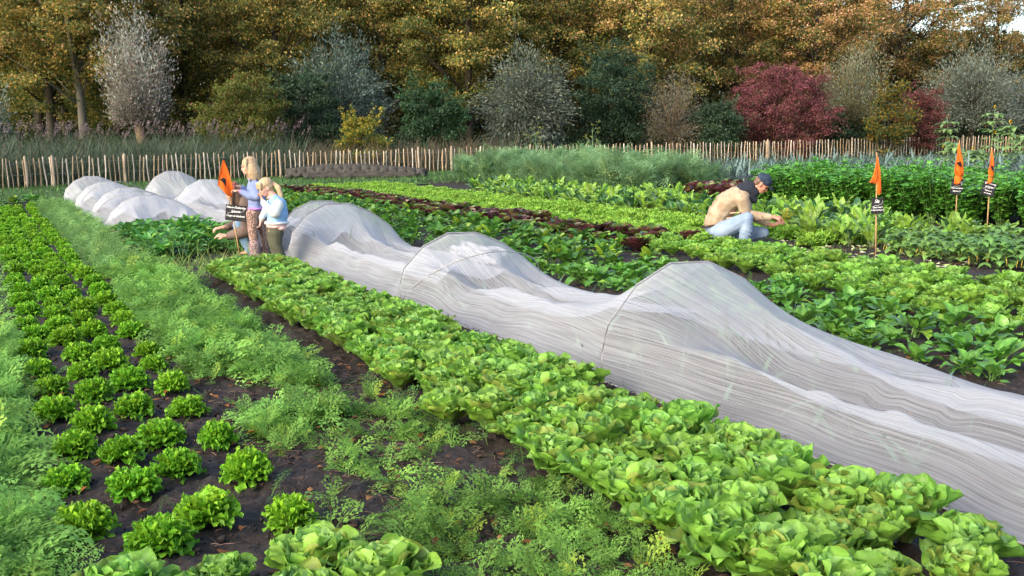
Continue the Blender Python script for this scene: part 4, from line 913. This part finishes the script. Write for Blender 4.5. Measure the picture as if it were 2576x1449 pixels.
def head(fig, c, s, rot, neck=None, nose=.0028):
    c = np.array(c)
    def E(p, r): fig.ell(c + rot @ (np.array(p) * s), np.array(r) * s, rot)
    E((-.012, 0, .045), (.098, .078, .088)); E((.028, 0, -.015), (.066, .062, .085)); E((.045, 0, -.068), (.042, .045, .036)); E((.02, 0, -.05), (.05, .056, .045))
    for k in range(5): E((.085 + nose * k, 0, .012 - .009 * k), (.010 + .0006 * k, .009 + .0014 * k, .010))
    for y in (-.076, .076): E((-.005, y, -.008), (.02, .012, .032))
    E((.074, 0, .032), (.022, .052, .013)); E((.083, 0, -.050), (.014, .024, .008)); E((.081, 0, -.064), (.013, .021, .008))
    for y in (-.035, .035): E((.055, y, -.02), (.03, .024, .022))
    if neck is not None: fig.seg(c + rot @ (np.array((-.02, 0, -.05)) * s), .055 * s, neck, .058 * s)
def eyes(parent, c, s, rot, me, mb_, mlip):
    c = np.array(c)
    for y in (-.030, .030):
        e = Fig(); e.ell(c + rot @ (np.array((.0805, y, .008)) * s), np.array((.010, .015, .006)) * s, rot); link('eye', e.mb.mesh('eye', me), parent)
        e = Fig(); e.ell(c + rot @ (np.array((.089, y, .034)) * s), np.array((.008, .021, .0045)) * s, rot); link('eyebrow', e.mb.mesh('eyebrow', mb_), parent)
    e = Fig(); e.ell(c + rot @ (np.array((.0905, 0, -.056)) * s), np.array((.009, .019, .006)) * s, rot); link('lips', e.mb.mesh('lips', mlip), parent)
def hand(fig, w, d, up, s=1., curl=.9, side=1):
    """palm from wrist w along d, fingers curl toward -up, thumb on the side"""
    w = np.array(w, float); d = np.array(d, float); d /= np.linalg.norm(d); up = np.array(up, float); up -= d * (up @ d); up /= np.linalg.norm(up); sd_ = np.cross(d, up) * side
    fig.seg(w, .026 * s, w + d * .03 * s, .024 * s)
    for k in range(5): fig.seg(w + d * .02 * s + sd_ * (k - 2) * .013 * s, .015 * s, w + d * .085 * s + sd_ * (k - 2) * .016 * s, .0125 * s)
    for k, ln in enumerate((.062, .072, .067, .052)):
        b = w + d * .088 * s + sd_ * (k - 1.5) * .021 * s; a = curl * (.8 + .12 * k); l = ln * s
        p1 = b + (d * math.cos(a * .5) - up * math.sin(a * .5)) * l * .5; p2 = p1 + (d * math.cos(a * 1.2) - up * math.sin(a * 1.2)) * l * .35; p3 = p2 + (d * math.cos(a * 1.8) - up * math.sin(a * 1.8)) * l * .3
        fig.chain((b, .0092 * s), (p1, .0085 * s), (p2, .008 * s), (p3, .007 * s))
    b = w + d * .03 * s - sd_ * .03 * s; p1 = b + (d * .6 - sd_ * .7 - up * .25) * .04 * s; p2 = p1 + (d * .9 - up * .35) * .035 * s
    fig.chain((b, .013 * s), (p1, .011 * s), (p2, .009 * s))
def skinmat(name, c):
    m, n, l, p = mat(name); p.inputs['Base Color'].default_value = (*c, 1); p.inputs['Roughness'].default_value = .55
    p.inputs['Subsurface Weight'].default_value = .12; p.inputs['Subsurface Radius'].default_value = (.01, .004, .002); return m
M_skin = skinmat('skin', (.56, .30, .21)); M_skin2 = skinmat('skin_ruddy', (.50, .23, .155)); M_skin3 = skinmat('skin_pale', (.62, .36, .27))
M_eye = plain('dark_eye', (.03, .025, .02), .4); M_lip = plain('lip', (.36, .12, .10), .5)
def hairmat(name, a, b, sc=60): return plain(name, a, .5, sc, .3, .6, col2=b, stretch=(2.2, 2.2, .18), spec=.4)
M_blond = hairmat('blond_hair', (.22, .145, .075), (.55, .40, .24)); M_blond2 = hairmat('light_blond_hair', (.32, .21, .11), (.68, .50, .30)); M_brown = hairmat('brown_hair', (.06, .036, .024), (.16, .10, .065))
def cloth(name, c, c2=None, sc=8., bump=.5, rough=.9): return plain(name, c, rough, sc, .22, bump, col2=c2)
def leopard(name, base, spot, sc):
    m, n, l, p = mat(name); tc = n.new('ShaderNodeTexCoord'); v = n.new('ShaderNodeTexVoronoi'); v.inputs['Scale'].default_value = sc; l.new(tc.outputs['Object'], v.inputs['Vector'])
    cr = n.new('ShaderNodeValToRGB'); e = cr.color_ramp.elements; e[0].position = .18; e[0].color = (*base, 1); e[1].position = .26; e[1].color = (*spot, 1)
    x = e.new(.48); x.color = (*spot, 1); x = e.new(.56); x.color = (*base, 1)
    l.new(v.outputs['Distance'], cr.inputs[0]); l.new(cr.outputs[0], p.inputs['Base Color']); p.inputs['Roughness'].default_value = .9; return m
def person(base, lab, cat='person', turn=0.):
    b = Vector(base); rz = -math.atan2(b.x, b.y) + turn
    return thing('person', (b.x, b.y, 0), lab, cat, None, rz)

# --- man squatting on the right, looking down at what he picks
t = person(at(1861, 619), 'man in tan jacket, jeans and blue cap squatting and picking greens')
rot = head_rot(0, R(40)); hc = (.252, 0, .795)
b = Fig(); head(b, hc, 1.0, rot, (.10, 0, .69), .0055)
b.chain(((-.29, 0, .22), .135), ((-.24, 0, .38), .12), ((-.13, 0, .56), .13), ((.0, 0, .65), .12), ((.08, 0, .68), .07), ry=1.15)
for y, kn, an, toe in ((-.13, (.085, -.23, .375), (.035, -.20, .09), (.17, -.21, .035)), (.10, (.30, .15, .17), (-.08, .12, .09), (.0, .12, .03))):
    b.chain(((-.28, y, .20), .09), (kn, .058), (an, .042)); b.seg(an, .04, toe, .032)
for y, el, wr in ((-.17, (.07, -.12, .41), (.40, -.10, .385)), (.19, (.10, .20, .40), (.40, .10, .265))):
    b.chain(((.04, y, .63), .055), (el, .043), (wr, .030))
hand(b, (.41, -.10, .385), (1, .12, -.08), (.1, -.3, 1), 1.0, 1.1, -1); hand(b, (.41, .08, .265), (1, -.1, .42), (-.3, -.3, 1), 1.0, .6, 1)
b.build('body', M_skin2, t, .0065, 3)
M_tan = cloth('tan_cotton', (.27, .195, .125), (.43, .345, .245), 9, 1.0); M_sleeve = M_tan; M_navy = cloth('navy_knit', (.014, .017, .026), (.024, .028, .04), 60, .3); M_jean = plain('washed_denim', (.16, .23, .34), .9, 6, .2, .5, col2=(.28, .36, .47)); M_jean2 = plain('blue_denim', (.10, .19, .34), .9, 8, .2, .5, col2=(.19, .30, .46))
j = Fig(); j.chain(((-.315, 0, .315), .150), ((-.27, 0, .42), .153), ((-.17, 0, .56), .158), ((-.06, 0, .63), .148), ((.02, 0, .655), .12), ry=1.22)
j.ell((-.32, 0, .29), (.15, .185, .04)); j.seg((.04, 0, .58), .10, (.06, 0, .44), .08, 1.4)
for y, el, wr in ((-.17, (.07, -.12, .415), (.36, -.10, .385)), (.19, (.10, .215, .395), (.34, .115, .285))):
    j.chain(((.02, y, .615), .088), (el, .074), (((el[0] + wr[0]) / 2, (el[1] + wr[1]) / 2, (el[2] + wr[2]) / 2), .062), (wr, .048))
[j.seg((x0, -.172, z0), .016, (x1, -.20, z1), .010) for x0, z0, x1, z1 in ((-.16, .37, -.02, .40), (-.22, .33, -.08, .35), (-.12, .44, -.01, .45))]; [j.seg((.12 + .07 * k, -.175, .405 - .004 * k), .012, (.135 + .07 * k, -.15, .35), .010) for k in range(3)]
j.build('jacket', M_tan, t, .008, 3)
c = Fig(); c.chain(((.035, 0, .715), .112), ((.11, 0, .735), .096), ((.165, 0, .70), .078), ry=1.08); c.seg((.10, 0, .64), .09, (.165, 0, .60), .055); c.seg((.08, 0, .80), .055, (.15, 0, .80), .045, 1.4); c.build('collar', M_navy, t, .008, 4)
p = Fig(); p.chain(((-.32, 0, .24), .135), ((-.30, 0, .18), .14), ry=1.2)
p.chain(((-.27, -.12, .19), .125), ((-.08, -.19, .29), .108), ((.085, -.23, .385), .078)); p.chain(((.085, -.23, .38), .079), ((.075, -.22, .24), .084), ((.045, -.20, .09), .066), ((.05, -.20, .05), .069))
p.chain(((-.27, .10, .19), .12), ((.02, .13, .17), .10), ((.295, .15, .165), .074)); p.chain(((.295, .15, .16), .074), ((.1, .14, .12), .078), ((-.06, .12, .09), .06))
for k in range(4): p.seg((.02, -.29, .35 - .05 * k), .007, (.15, -.27, .33 - .055 * k), .006)
p.build('jeans', M_jean, t, .008, 3)
s_ = Fig(); s_.seg((.03, -.20, .045), .046, (.17, -.21, .035), .04); s_.seg((-.08, .12, .06), .045, (.0, .12, .035), .04); s_.build('shoes', cloth('brown_leather', (.12, .05, .03)), t, .008, 3)
bl = Fig(); [bl.ell((-.345 + .15 * math.cos(a) * .98, .17 * math.sin(a), .282 + .04 * math.cos(a)), .014) for a in np.linspace(0, 6.28, 60)]; bl.build('belt', cloth('belt_leather', (.05, .03, .02)), t, .008, 1)
hr = Fig(); cc = np.array(hc)
for q, r in (((-.045, 0, .02), (.07, .079, .06)), ((-.06, 0, -.02), (.045, .072, .045)), ((.01, 0, .06), (.085, .081, .06))): hr.ell(cc + rot @ np.array(q), r, rot)
hr.build('hair', hairmat('short_brown_hair', (.10, .055, .035), (.20, .12, .08)), t, .007, 2)
M_cap = plain('faded_navy_cap', (.014, .024, .048), .95, 25, .3, .3, col2=(.035, .055, .09)); cp = Fig(); cp.ell(cc + rot @ np.array((-.005, 0, .072)), (.112, .093, .083), rot); cp.ell(cc + rot @ np.array((-.005, 0, .158)), .008)
cp.build('cap', M_cap, t, .007, 3)
vz = Fig()
for k in range(12):
    a = k / 11 * 2 - 1
    for q in np.linspace(0, 1, 8): vz.ell(cc + rot @ np.array((.085 + q * .085 * math.sqrt(1 - .75 * a * a), a * .075, .058 - .012 * q - .018 * a * a)), (.012, .012, .006), rot)
vz.build('visor', plain('navy_visor', (.02, .025, .035), .9), t, .005, 2)
eyes(t, hc, 1.0, rot, M_eye, M_brown, M_lip)
# greens in his hands
rng = np.random.default_rng(5); mb = MB(); P = rng.normal(size=(60, 3)) * np.array([.035, .04, .07]) + np.array([0, 0, -.02]); fronds(mb, P, rng.uniform(.05, .10, 60), FT_MID, (.24, .36, .05), (10, 80), (20, 90), (.45, .42, .08))
for k in range(14):
    a = leaf(U1(.08, .13), U1(.04, .06), 7, 4, R(U1(20, 85)), R(U1(-20, 60)), lobed, .4, .012, 3, U1(0, 6), U1(0, 6.28), (U1(-.02, .02), 0, U1(-.05, .05)), 0, 0, .1, H(.40, .42, .06)); mb.add(a[0], a[1], None, a[2])
bb = at(1861, 619); rz = -math.atan2(bb.x, bb.y); o = mb.build('picked_greens', M_lollo)
o.location = Vector((bb.x, bb.y, 0)) + Matrix.Rotation(rz, 3, 'Z') @ Vector((.575, -.06, .375)); tag(o, "bunch of yellow-green leaves held in the squatting man's hands", 'greens')

# --- girl in lilac jacket and leopard leggings, facing left
FACE = math.pi
t = person(at(650, 655), 'girl with straight blond hair, lilac-blue jacket and leopard leggings holding something')
rot = head_rot(FACE + .15, R(8)); hc = (-.055, 0, 1.135)
def limb_pts(f, pts): f.chain(*pts)
b = Fig(); head(b, hc, .88, rot, (-.01, 0, .985)); b.chain(((.0, 0, .60), .085), ((.01, 0, .75), .08), ((.01, 0, .90), .085), ((.0, 0, .97), .05), ry=1.25)
LEGA = (((-.04, -.05, .58), .068), ((-.045, -.05, .36), .048), ((-.03, -.05, .09), .034)); LEGB = (((.05, .06, .58), .066), ((.075, .07, .34), .046), ((.095, .08, .08), .032))
limb_pts(b, LEGA); limb_pts(b, LEGB); b.seg((-.03, -.05, .05), .03, (-.13, -.05, .03), .026); b.seg((.095, .08, .05), .028, (.02, .07, .028), .024)
b.chain(((.01, -.12, .93), .038), ((.02, -.14, .78), .030), ((-.17, -.09, .845), .022)); b.chain(((.0, .12, .93), .038), ((-.02, .14, .80), .030), ((-.18, .05, .90), .022))
hand(b, (-.175, -.09, .85), (-1, .15, .25), (.2, 0, 1), .72, 1.1, 1); hand(b, (-.185, .05, .90), (-1, -.25, .2), (.3, 0, 1), .72, 1.0, -1)
b.build('body', M_skin3, t, .006, 3)
M_lil = cloth('lilac_padded_cotton', (.15, .20, .40), (.23, .28, .47), 9, .8); M_lil2 = M_lil
j = Fig(); j.chain(((.015, 0, .66), .108), ((.02, 0, .76), .115), ((.015, 0, .88), .112), ((.0, 0, .95), .075), ry=1.22); j.chain(((.01, -.12, .92), .062), ((.025, -.145, .79), .060), ((-.06, -.12, .795), .052), ((-.145, -.10, .84), .036)); j.chain(((.0, .12, .92), .062), ((-.02, .15, .80), .056), ((-.15, .07, .885), .036)); j.ell((-.02, 0, .985), (.06, .07, .03))
j.build('jacket', M_lil, t, .007, 3)
p = Fig(); p.ell((.015, 0, .635), (.125, .15, .035)); p.ell((-.165, -.098, .845), (.02, .03, .03)); p.build('purple_hem', cloth('purple_knit', (.25, .13, .42), (.42, .25, .60), 60), t, .007, 2)
M_leo = leopard('leopard_print', (.40, .26, .21), (.07, .045, .04), 62); p = Fig()
p.chain(((.01, 0, .60), .095), ((.01, 0, .55), .09), ry=1.2); p.chain(((-.035, -.05, .57), .085), ((-.045, -.05, .38), .066), ((-.03, -.05, .16), .054)); p.chain(((.05, .06, .57), .082), ((.075, .07, .34), .056), ((.095, .08, .10), .038)); p.build('leggings', M_leo, t, .007, 3)
p = Fig(); p.chain(((-.035, -.05, .20), .076), ((-.03, -.05, .08), .070), ((-.03, -.05, .045), .06)); p.seg((-.03, -.05, .04), .05, (-.13, -.05, .034), .036); p.build('boot', leopard('leopard_print_dark', (.34, .24, .24), (.10, .07, .07), 70), t, .007, 2)
p = Fig(); p.seg((.095, .08, .045), .04, (.01, .07, .032), .034); p.build('shoe', cloth('pink_rubber', (.62, .30, .52)), t, .007, 2)
def hair_bob(f, c, s, rot, drop, back, spread=.078, fringe=True):
    c = np.array(c)
    for q, r in (((-.022, 0, .055), (.108, .092, .092)), ((-.045, 0, .0), (.075, .09, .08))): f.ell(c + rot @ (np.array(q) * s), np.array(r) * s, rot)
    for a in np.linspace(-2.15, 2.15, 19):          # locks hang from the crown round the back and sides
        q = c + rot @ (np.array((-.03 - .075 * math.cos(a), .088 * math.sin(a), .02)) * s); e = q.copy(); e[2] = c[2] - drop - .02 * math.sin(a * 9); d = (q - c) * np.array([1, 1, 0]); e += d * .25 + np.array([back, 0, 0]) * (.5 + .5 * math.cos(a))
        f.chain((q, .022 * s), ((q + e) / 2 + d * .12, .021 * s), (e, .010 * s))
h = Fig(); hair_bob(h, hc, .88, rot, .16, .03); hh = np.array(hc)
for y in (-.06, .06): h.chain((hh + rot @ np.array((.02, y, .09)), .02), (hh + rot @ np.array((.045, y * 1.25, .02)), .016), (hh + rot @ np.array((.03, y * 1.3, -.10)), .010))
h.build('hair', M_blond, t, .006, 2); eyes(t, hc, .88, rot, M_eye, M_blond, M_lip)
bb = at(650, 655); rz = -math.atan2(bb.x, bb.y); f = Fig(); f.ell((0, 0, 0), (.030, .022, .026)); f.seg((.0, 0, 0), .02, (.0, 0, -.06), .016); o = f.build('red_root', cloth('earthy_red', (.30, .08, .08), (.20, .09, .07), 40), None, .006, 2)
o.location = Vector((bb.x, bb.y, 0)) + Matrix.Rotation(rz, 3, 'Z') @ Vector((-.235, -.03, .945)); tag(o, "small earthy red root held up in the taller girl's hands", 'root')

# --- smaller girl with ponytail, hand at the mouth
t = person(at(697, 667), 'small girl with blond ponytail and pale blue jacket, hand at her mouth')
rot = head_rot(FACE + .35, R(24)); hc = (-.085, 0, .905)
b = Fig(); head(b, hc, .86, rot, (.0, 0, .80)); b.chain(((.0, 0, .42), .085), ((.01, 0, .56), .08), ((.02, 0, .72), .085), ((.0, 0, .79), .045), ry=1.2)
for y, x in ((-.05, 0.0), (.055, -.03)): b.chain(((x, y, .40), .07), ((x + .005, y, .24), .045), ((x + .03, y, .05), .032)); b.seg((x + .03, y, .04), .028, (x - .06, y, .028), .024)
b.chain(((.04, -.11, .73), .038), ((-.02, -.16, .62), .030), ((-.13, -.10, .775), .022)); b.chain(((-.02, .11, .73), .036), ((-.09, .14, .62), .028), ((-.155, .10, .52), .022))
hand(b, (-.13, -.10, .775), (-.2, .45, .75), (1, 0, 0), .66, 1.3, 1); hand(b, (-.16, .09, .52), (-.2, -.1, -1), (1, 0, .1), .66, .9, 1)
b.build('body', M_skin3, t, .006, 3)
M_pb = cloth('pale_blue_satin', (.17, .33, .56), (.27, .45, .67), 7, .8, .6); M_wh = cloth('white_satin', (.50, .54, .54), (.62, .65, .64), 8, .6, .6)
j = Fig(); j.chain(((.02, 0, .52), .118), ((.035, 0, .60), .128), ((.03, 0, .70), .118), ((.01, 0, .77), .07), ry=1.18); j.build('jacket', M_pb, t, .007, 3)
j = Fig(); j.chain(((.045, -.13, .715), .066), ((.005, -.165, .63), .068), ((-.06, -.15, .67), .055), ((-.115, -.115, .74), .038)); j.build('sleeve', M_wh, t, .007, 3)
j = Fig(); j.chain(((-.04, .12, .71), .06), ((-.10, .145, .62), .05), ((-.15, .11, .55), .034)); j.build('sleeve', M_wh, t, .007, 3)
j = Fig(); [j.ell((.02 + .125 * math.cos(a), .145 * math.sin(a), .50), .020) for a in np.linspace(0, 6.28, 50)]; j.build('waistband', M_wh, t, .007, 2)
j = Fig(); j.chain(((-.04, -.135, .79), .012), ((-.02, -.16, .70), .012), ((-.01, -.165, .60), .010)) if False else j.ell((-.02, 0, .795), (.065, .072, .032)); j.build('pink_collar', cloth('pink_cotton', (.70, .38, .34)), t, .007, 2)
j = Fig(); j.ell((.02, 0, .465), (.128, .15, .045)); j.ell((.07, -.04, .44), (.06, .10, .035)); j.build('shirt_hem', cloth('pink_shirt', (.72, .44, .42)), t, .007, 3)
p = Fig(); p.chain(((.01, 0, .44), .098), ((.01, 0, .38), .092), ry=1.2)
for y, x in ((-.05, 0.005), (.055, -.03)): p.chain(((x, y, .38), .084), ((x + .005, y, .24), .062), ((x + .03, y, .14), .062), ((x + .045, y, .02), .078))
p.build('trousers', cloth('olive_velour', (.055, .058, .036), (.10, .10, .065), 7, .6), t, .007, 3)
h = Fig(); hh = np.array(hc)
for q, r in (((-.020, 0, .055), (.104, .087, .088)), ((-.04, 0, .01), (.075, .083, .075))): h.ell(hh + rot @ (np.array(q) * .86), np.array(r) * .86, rot)
h.chain((hh + rot @ np.array((.055, -.04, .075)), .025), (hh + rot @ np.array((.08, -.045, .02)), .012)); h.chain((hh + rot @ np.array((.055, .04, .075)), .025), (hh + rot @ np.array((.08, .045, .02)), .012))
h.build('hair', M_blond2, t, .006, 2)
h = Fig(); h.chain((hh + rot @ np.array((-.095, 0, .03)), .02), (hh + np.array((.14, -.01, .0)), .036), (hh + np.array((.165, -.01, -.08)), .030), (hh + np.array((.18, -.01, -.15)), .010)); h.build('ponytail', M_blond2, t, .006, 2)
eyes(t, hc, .86, rot, M_eye, M_blond2, M_lip)

# --- woman crouching behind the board
wb = at(650, 655) + Vector((-.13, .42, 0)); t = person(wb, 'woman with long brown hair in brown coat crouching behind the slate board')
rot = head_rot(FACE + .25, R(22)); hc = (-.235, 0, .80)
b = Fig(); head(b, hc, .95, rot, (-.13, 0, .66)); b.chain(((.16, 0, .24), .13), ((.08, 0, .40), .12), ((-.04, 0, .56), .12), ((-.11, 0, .64), .07), ry=1.15)
for y, kn, an in ((-.13, (-.20, -.16, .42), (-.07, -.15, .09)), (.12, (-.16, .15, .40), (-.02, .14, .09))): b.chain(((.14, y, .22), .085), (kn, .055), (an, .04)); b.seg(an, .038, (an[0] - .13, an[1], .035), .03)
b.chain(((-.06, -.18, .60), .05), ((-.10, -.24, .34), .04), ((-.34, -.18, .29), .028)); b.chain(((-.08, .17, .60), .05), ((-.18, .20, .40), .04), ((-.38, .05, .375), .028))
hand(b, (-.35, -.18, .29), (-1, .1, .12), (0, -.5, 1), .92, .8, 1); hand(b, (-.39, .05, .375), (-1, -.1, -.1), (0, -.2, 1), .92, 1.1, -1); b.build('body', M_skin, t, .0065, 3)
M_coat = cloth('brown_wool_coat', (.115, .082, .068), (.17, .125, .105), 6, .5); j = Fig(); j.chain(((.17, 0, .26), .155), ((.10, 0, .42), .150), ((-.02, 0, .59), .150), ((-.10, 0, .68), .12), ry=1.2)
j.chain(((-.08, -.17, .64), .10), ((-.08, -.245, .36), .085), ((-.20, -.215, .32), .075), ((-.30, -.19, .295), .052)); j.chain(((-.08, .17, .59), .09), ((-.17, .20, .41), .075), ((-.33, .08, .38), .05)); j.seg((.20, 0, .30), .12, (.26, .02, .32), .07, 1.3); j.build('coat', M_coat, t, .009, 3)
p = Fig(); p.chain(((.15, -.12, .22), .12), ((-.19, -.16, .42), .075)); p.chain(((-.19, -.16, .41), .076), ((-.13, -.155, .26), .074), ((-.06, -.15, .07), .055)); p.chain(((.15, .12, .22), .12), ((-.15, .15, .40), .074)); p.chain(((-.15, .15, .40), .075), ((-.02, .14, .07), .056)); p.seg((.18, 0, .19), .12, (.21, 0, .14), .10, 1.3); p.build('jeans', M_jean2, t, .009, 3)
p = Fig(); p.seg((-.06, -.15, .04), .045, (-.2, -.15, .035), .036); p.seg((-.02, .14, .04), .045, (-.15, .14, .035), .036); p.build('shoes', M_black, t, .008, 2)
h = Fig(); hair_bob(h, hc, .95, rot, .26, .05); h.chain(((-.25, -.09, .84), .034), ((-.26, -.11, .66), .034), ((-.22, -.13, .45), .016)); h.build('hair', M_brown, t, .007, 2)
eyes(t, hc, .95, rot, M_eye, M_brown, M_lip)
h = Fig(); [h.ell((-.335, -.183 + .032 * math.cos(a), .291 + .032 * math.sin(a)), .007) for a in np.linspace(0, 6.28, 20)]; h.build('hair_band', M_black, t, .005, 1)

# ------------------------------------------------------------------ slate boards and flags on bamboo
def textobj(s, size, parent, loc, rotm, name='lettering', sp=1.0):
    size *= .82
    c = bpy.data.curves.new(name, 'FONT'); c.body = s; c.size = size; c.shear = .25; c.align_x = 'CENTER'; c.align_y = 'TOP'; c.space_line = .82; c.space_character = .92; c.extrude = .0004; c.offset = .0004 * sp
    o0 = bpy.data.objects.new('tmp', c); COL.objects.link(o0); bpy.context.view_layer.update(); me = bpy.data.meshes.new_from_object(o0.evaluated_get(bpy.context.evaluated_depsgraph_get())); bpy.data.objects.remove(o0)
    me.materials.clear(); me.materials.append(M_chalk); o = link(name, me); o.parent = parent; o.matrix_parent_inverse = Matrix.Identity(4); o.matrix_local = Matrix.Translation(loc) @ rotm.to_4x4(); return o
def stake(px, py, tx, ty, lab, board, lines, flag, bird, slant=0., dy=0.):
    b = at(px, py); d = b.y; tp = at_depth(tx, ty, d + dy); t = thing('stake_sign', (b.x, b.y, 0), lab, 'sign', None, 0); B0 = Vector((b.x, b.y, 0))
    def L(x, y, off=0.): v = at_depth(x, y, d + off) - B0; return v
    mb = MB(); top = tp - B0; tube(mb, [Vector((0, 0, -.04)), top * .33, top * .66, top], [.0095, .009, .008, .006], 7); mb.build('stake', M_bamboo, t)
    # slate board
    cx, cy, w, h = board; cpos = L(cx, cy, -.022); k = d / F; W_, H_ = w * k, h * k; rm = Matrix.Rotation(slant, 3, 'Y') @ Matrix.Rotation(math.pi / 2, 3, 'X')
    bm = bmesh.new(); bmesh.ops.create_cube(bm, size=1); bmesh.ops.scale(bm, vec=(W_, H_, .009), verts=bm.verts); bmesh.ops.bevel(bm, geom=bm.edges[:], offset=.002, segments=1, affect='EDGES')
    me = bpy.data.meshes.new('board'); bm.to_mesh(me); bm.free(); me.materials.append(M_slate); bo = link('board', me, t); bo.matrix_local = Matrix.Translation(cpos) @ rm.to_4x4()
    for s, sz, ox, oy in lines: textobj(s, sz * H_, bo, Vector((ox * W_, oy * H_, .0052)), Matrix.Identity(3))
    um = MB()
    pts = [(-.42, -.06), (-.2, .03), (.1, .05), (.36, .12), (.44, .3)]
    tube(um, [(x * W_, y * H_, .0065) for x, y in pts], .0016 * H_ / .2, 4); um.build('chalk_line', M_chalk, bo)
    # flag: folded cloth from outline points (pixels) with depth
    for n_, poly in enumerate(flag):
        P = [L(x, y, o) for x, y, o in poly]; bm = bmesh.new(); vs = [bm.verts.new(p) for p in P]; f = bm.faces.new(vs)
        bmesh.ops.triangulate(bm, faces=[f]); bmesh.ops.subdivide_edges(bm, edges=bm.edges[:], cuts=3, use_grid_fill=True)
        for v in bm.verts: v.co.y += .012 * math.sin(v.co.x * 60 + v.co.z * 14 + n_)
        me = bpy.data.meshes.new('flag'); bm.to_mesh(me); bm.free(); me.materials.append(M_flag); fo = link('flag', me, t); so = fo.modifiers.new('s', 'SOLIDIFY'); so.thickness = .002
        for p_ in me.polygons: p_.use_smooth = True
    for poly in bird:
        P = [L(x, y, o) for x, y, o in poly]; bm = bmesh.new(); f = bm.faces.new([bm.verts.new(p) for p in P]); me = bpy.data.meshes.new('bird_emblem'); bm.to_mesh(me); bm.free(); me.materials.append(M_black); eo = link('bird_emblem', me, t); so = eo.modifiers.new('s', 'SOLIDIFY'); so.thickness = .002
    kn = Fig(); kn.seg(top * .995 + Vector((0, -.01, -.005)), .012, top * .985 + Vector((.03, -.02, -.01)), .006); kn.build('tie', M_black, t, .005, 1)
stake(606, 657, 561, 397, 'black slate board with chalk words under an orange flag, beside the crouching woman', (593, 536, 51, 40), [('Nieuw-Zeelandse', .225, 0, .44), ('Spinazie', .24, 0, .2), ('Oogst de bladeren', .205, .0, -.1)],
      [[(561, 398, -.01), (548, 462, -.12), (547, 466, -.12), (566, 485, -.09), (584, 498, -.03), (586, 470, -.01), (575, 430, -.01)]], [[(552, 451, -.155), (563, 447, -.14), (569, 452, -.125), (568, 471, -.135), (562, 460, -.15)]], .12)
stake(2203, 645, 2206, 378, 'slate board chalked Sla under a folded orange flag, in front of the chard', (2207, 518, 30, 40), [('Sla', .36, -.05, .44), ('Draai met 2', .17, 0, -.02), ('handen uit de grond', .135, 0, -.2)],
      [[(2207, 392, -.02), (2198, 440, -.09), (2187, 454 + 5, -.13), (2204, 463, -.08), (2209, 430, -.03)], [(2208, 392, -.02), (2204, 440, -.04), (2206, 487, -.05), (2213, 490, -.05), (2219, 483, -.04), (2215, 430, -.03)]], [[(2197, 433, -.12), (2203, 435, -.105), (2204, 438, -.1)]], -.03)
stake(2403, 575, 2414, 348, 'slate board chalked Snijbiet under an orange flag, nearer the middle of the celery', (2407, 470, 29, 38), [('Snijbiet', .24, 0, .4), ('Oogst de buitenste', .14, 0, -.02), ('bladeren af', .15, 0, -.22)],
      [[(2412, 358, -.02), (2402, 425, -.1), (2401, 438, -.1), (2417, 443, -.08), (2425, 442, -.04), (2421, 400, -.02)], [(2404, 440, -.06), (2400, 462, -.06), (2409, 465, -.05), (2424, 448, -.05), (2419, 442, -.06)]], [[(2405, 410, -.11), (2411, 408, -.1), (2417, 406, -.09), (2421, 420, -.085), (2415, 418, -.1)]], .08)
stake(2482, 596, 2495, 366, 'slate board with four chalk lines under an orange flag, closest to the tall sunflowers', (2487, 475, 34, 36), [('Sperziebonen', .2, 0, .45), ('geel groen', .18, 0, .22), ('Knip ze los', .15, 0, -.06), ('van de plant', .14, 0, -.25)],
      [[(2495, 375, -.02), (2487, 430, -.09), (2487, 440, -.09), (2501, 446, -.07), (2501, 410, -.03)], [(2487, 442, -.05), (2484, 462, -.05), (2491, 461, -.05), (2502, 450, -.05)]], [[(2492, 417, -.1), (2498, 417, -.09), (2500, 430, -.08), (2495, 428, -.09)]], .28)
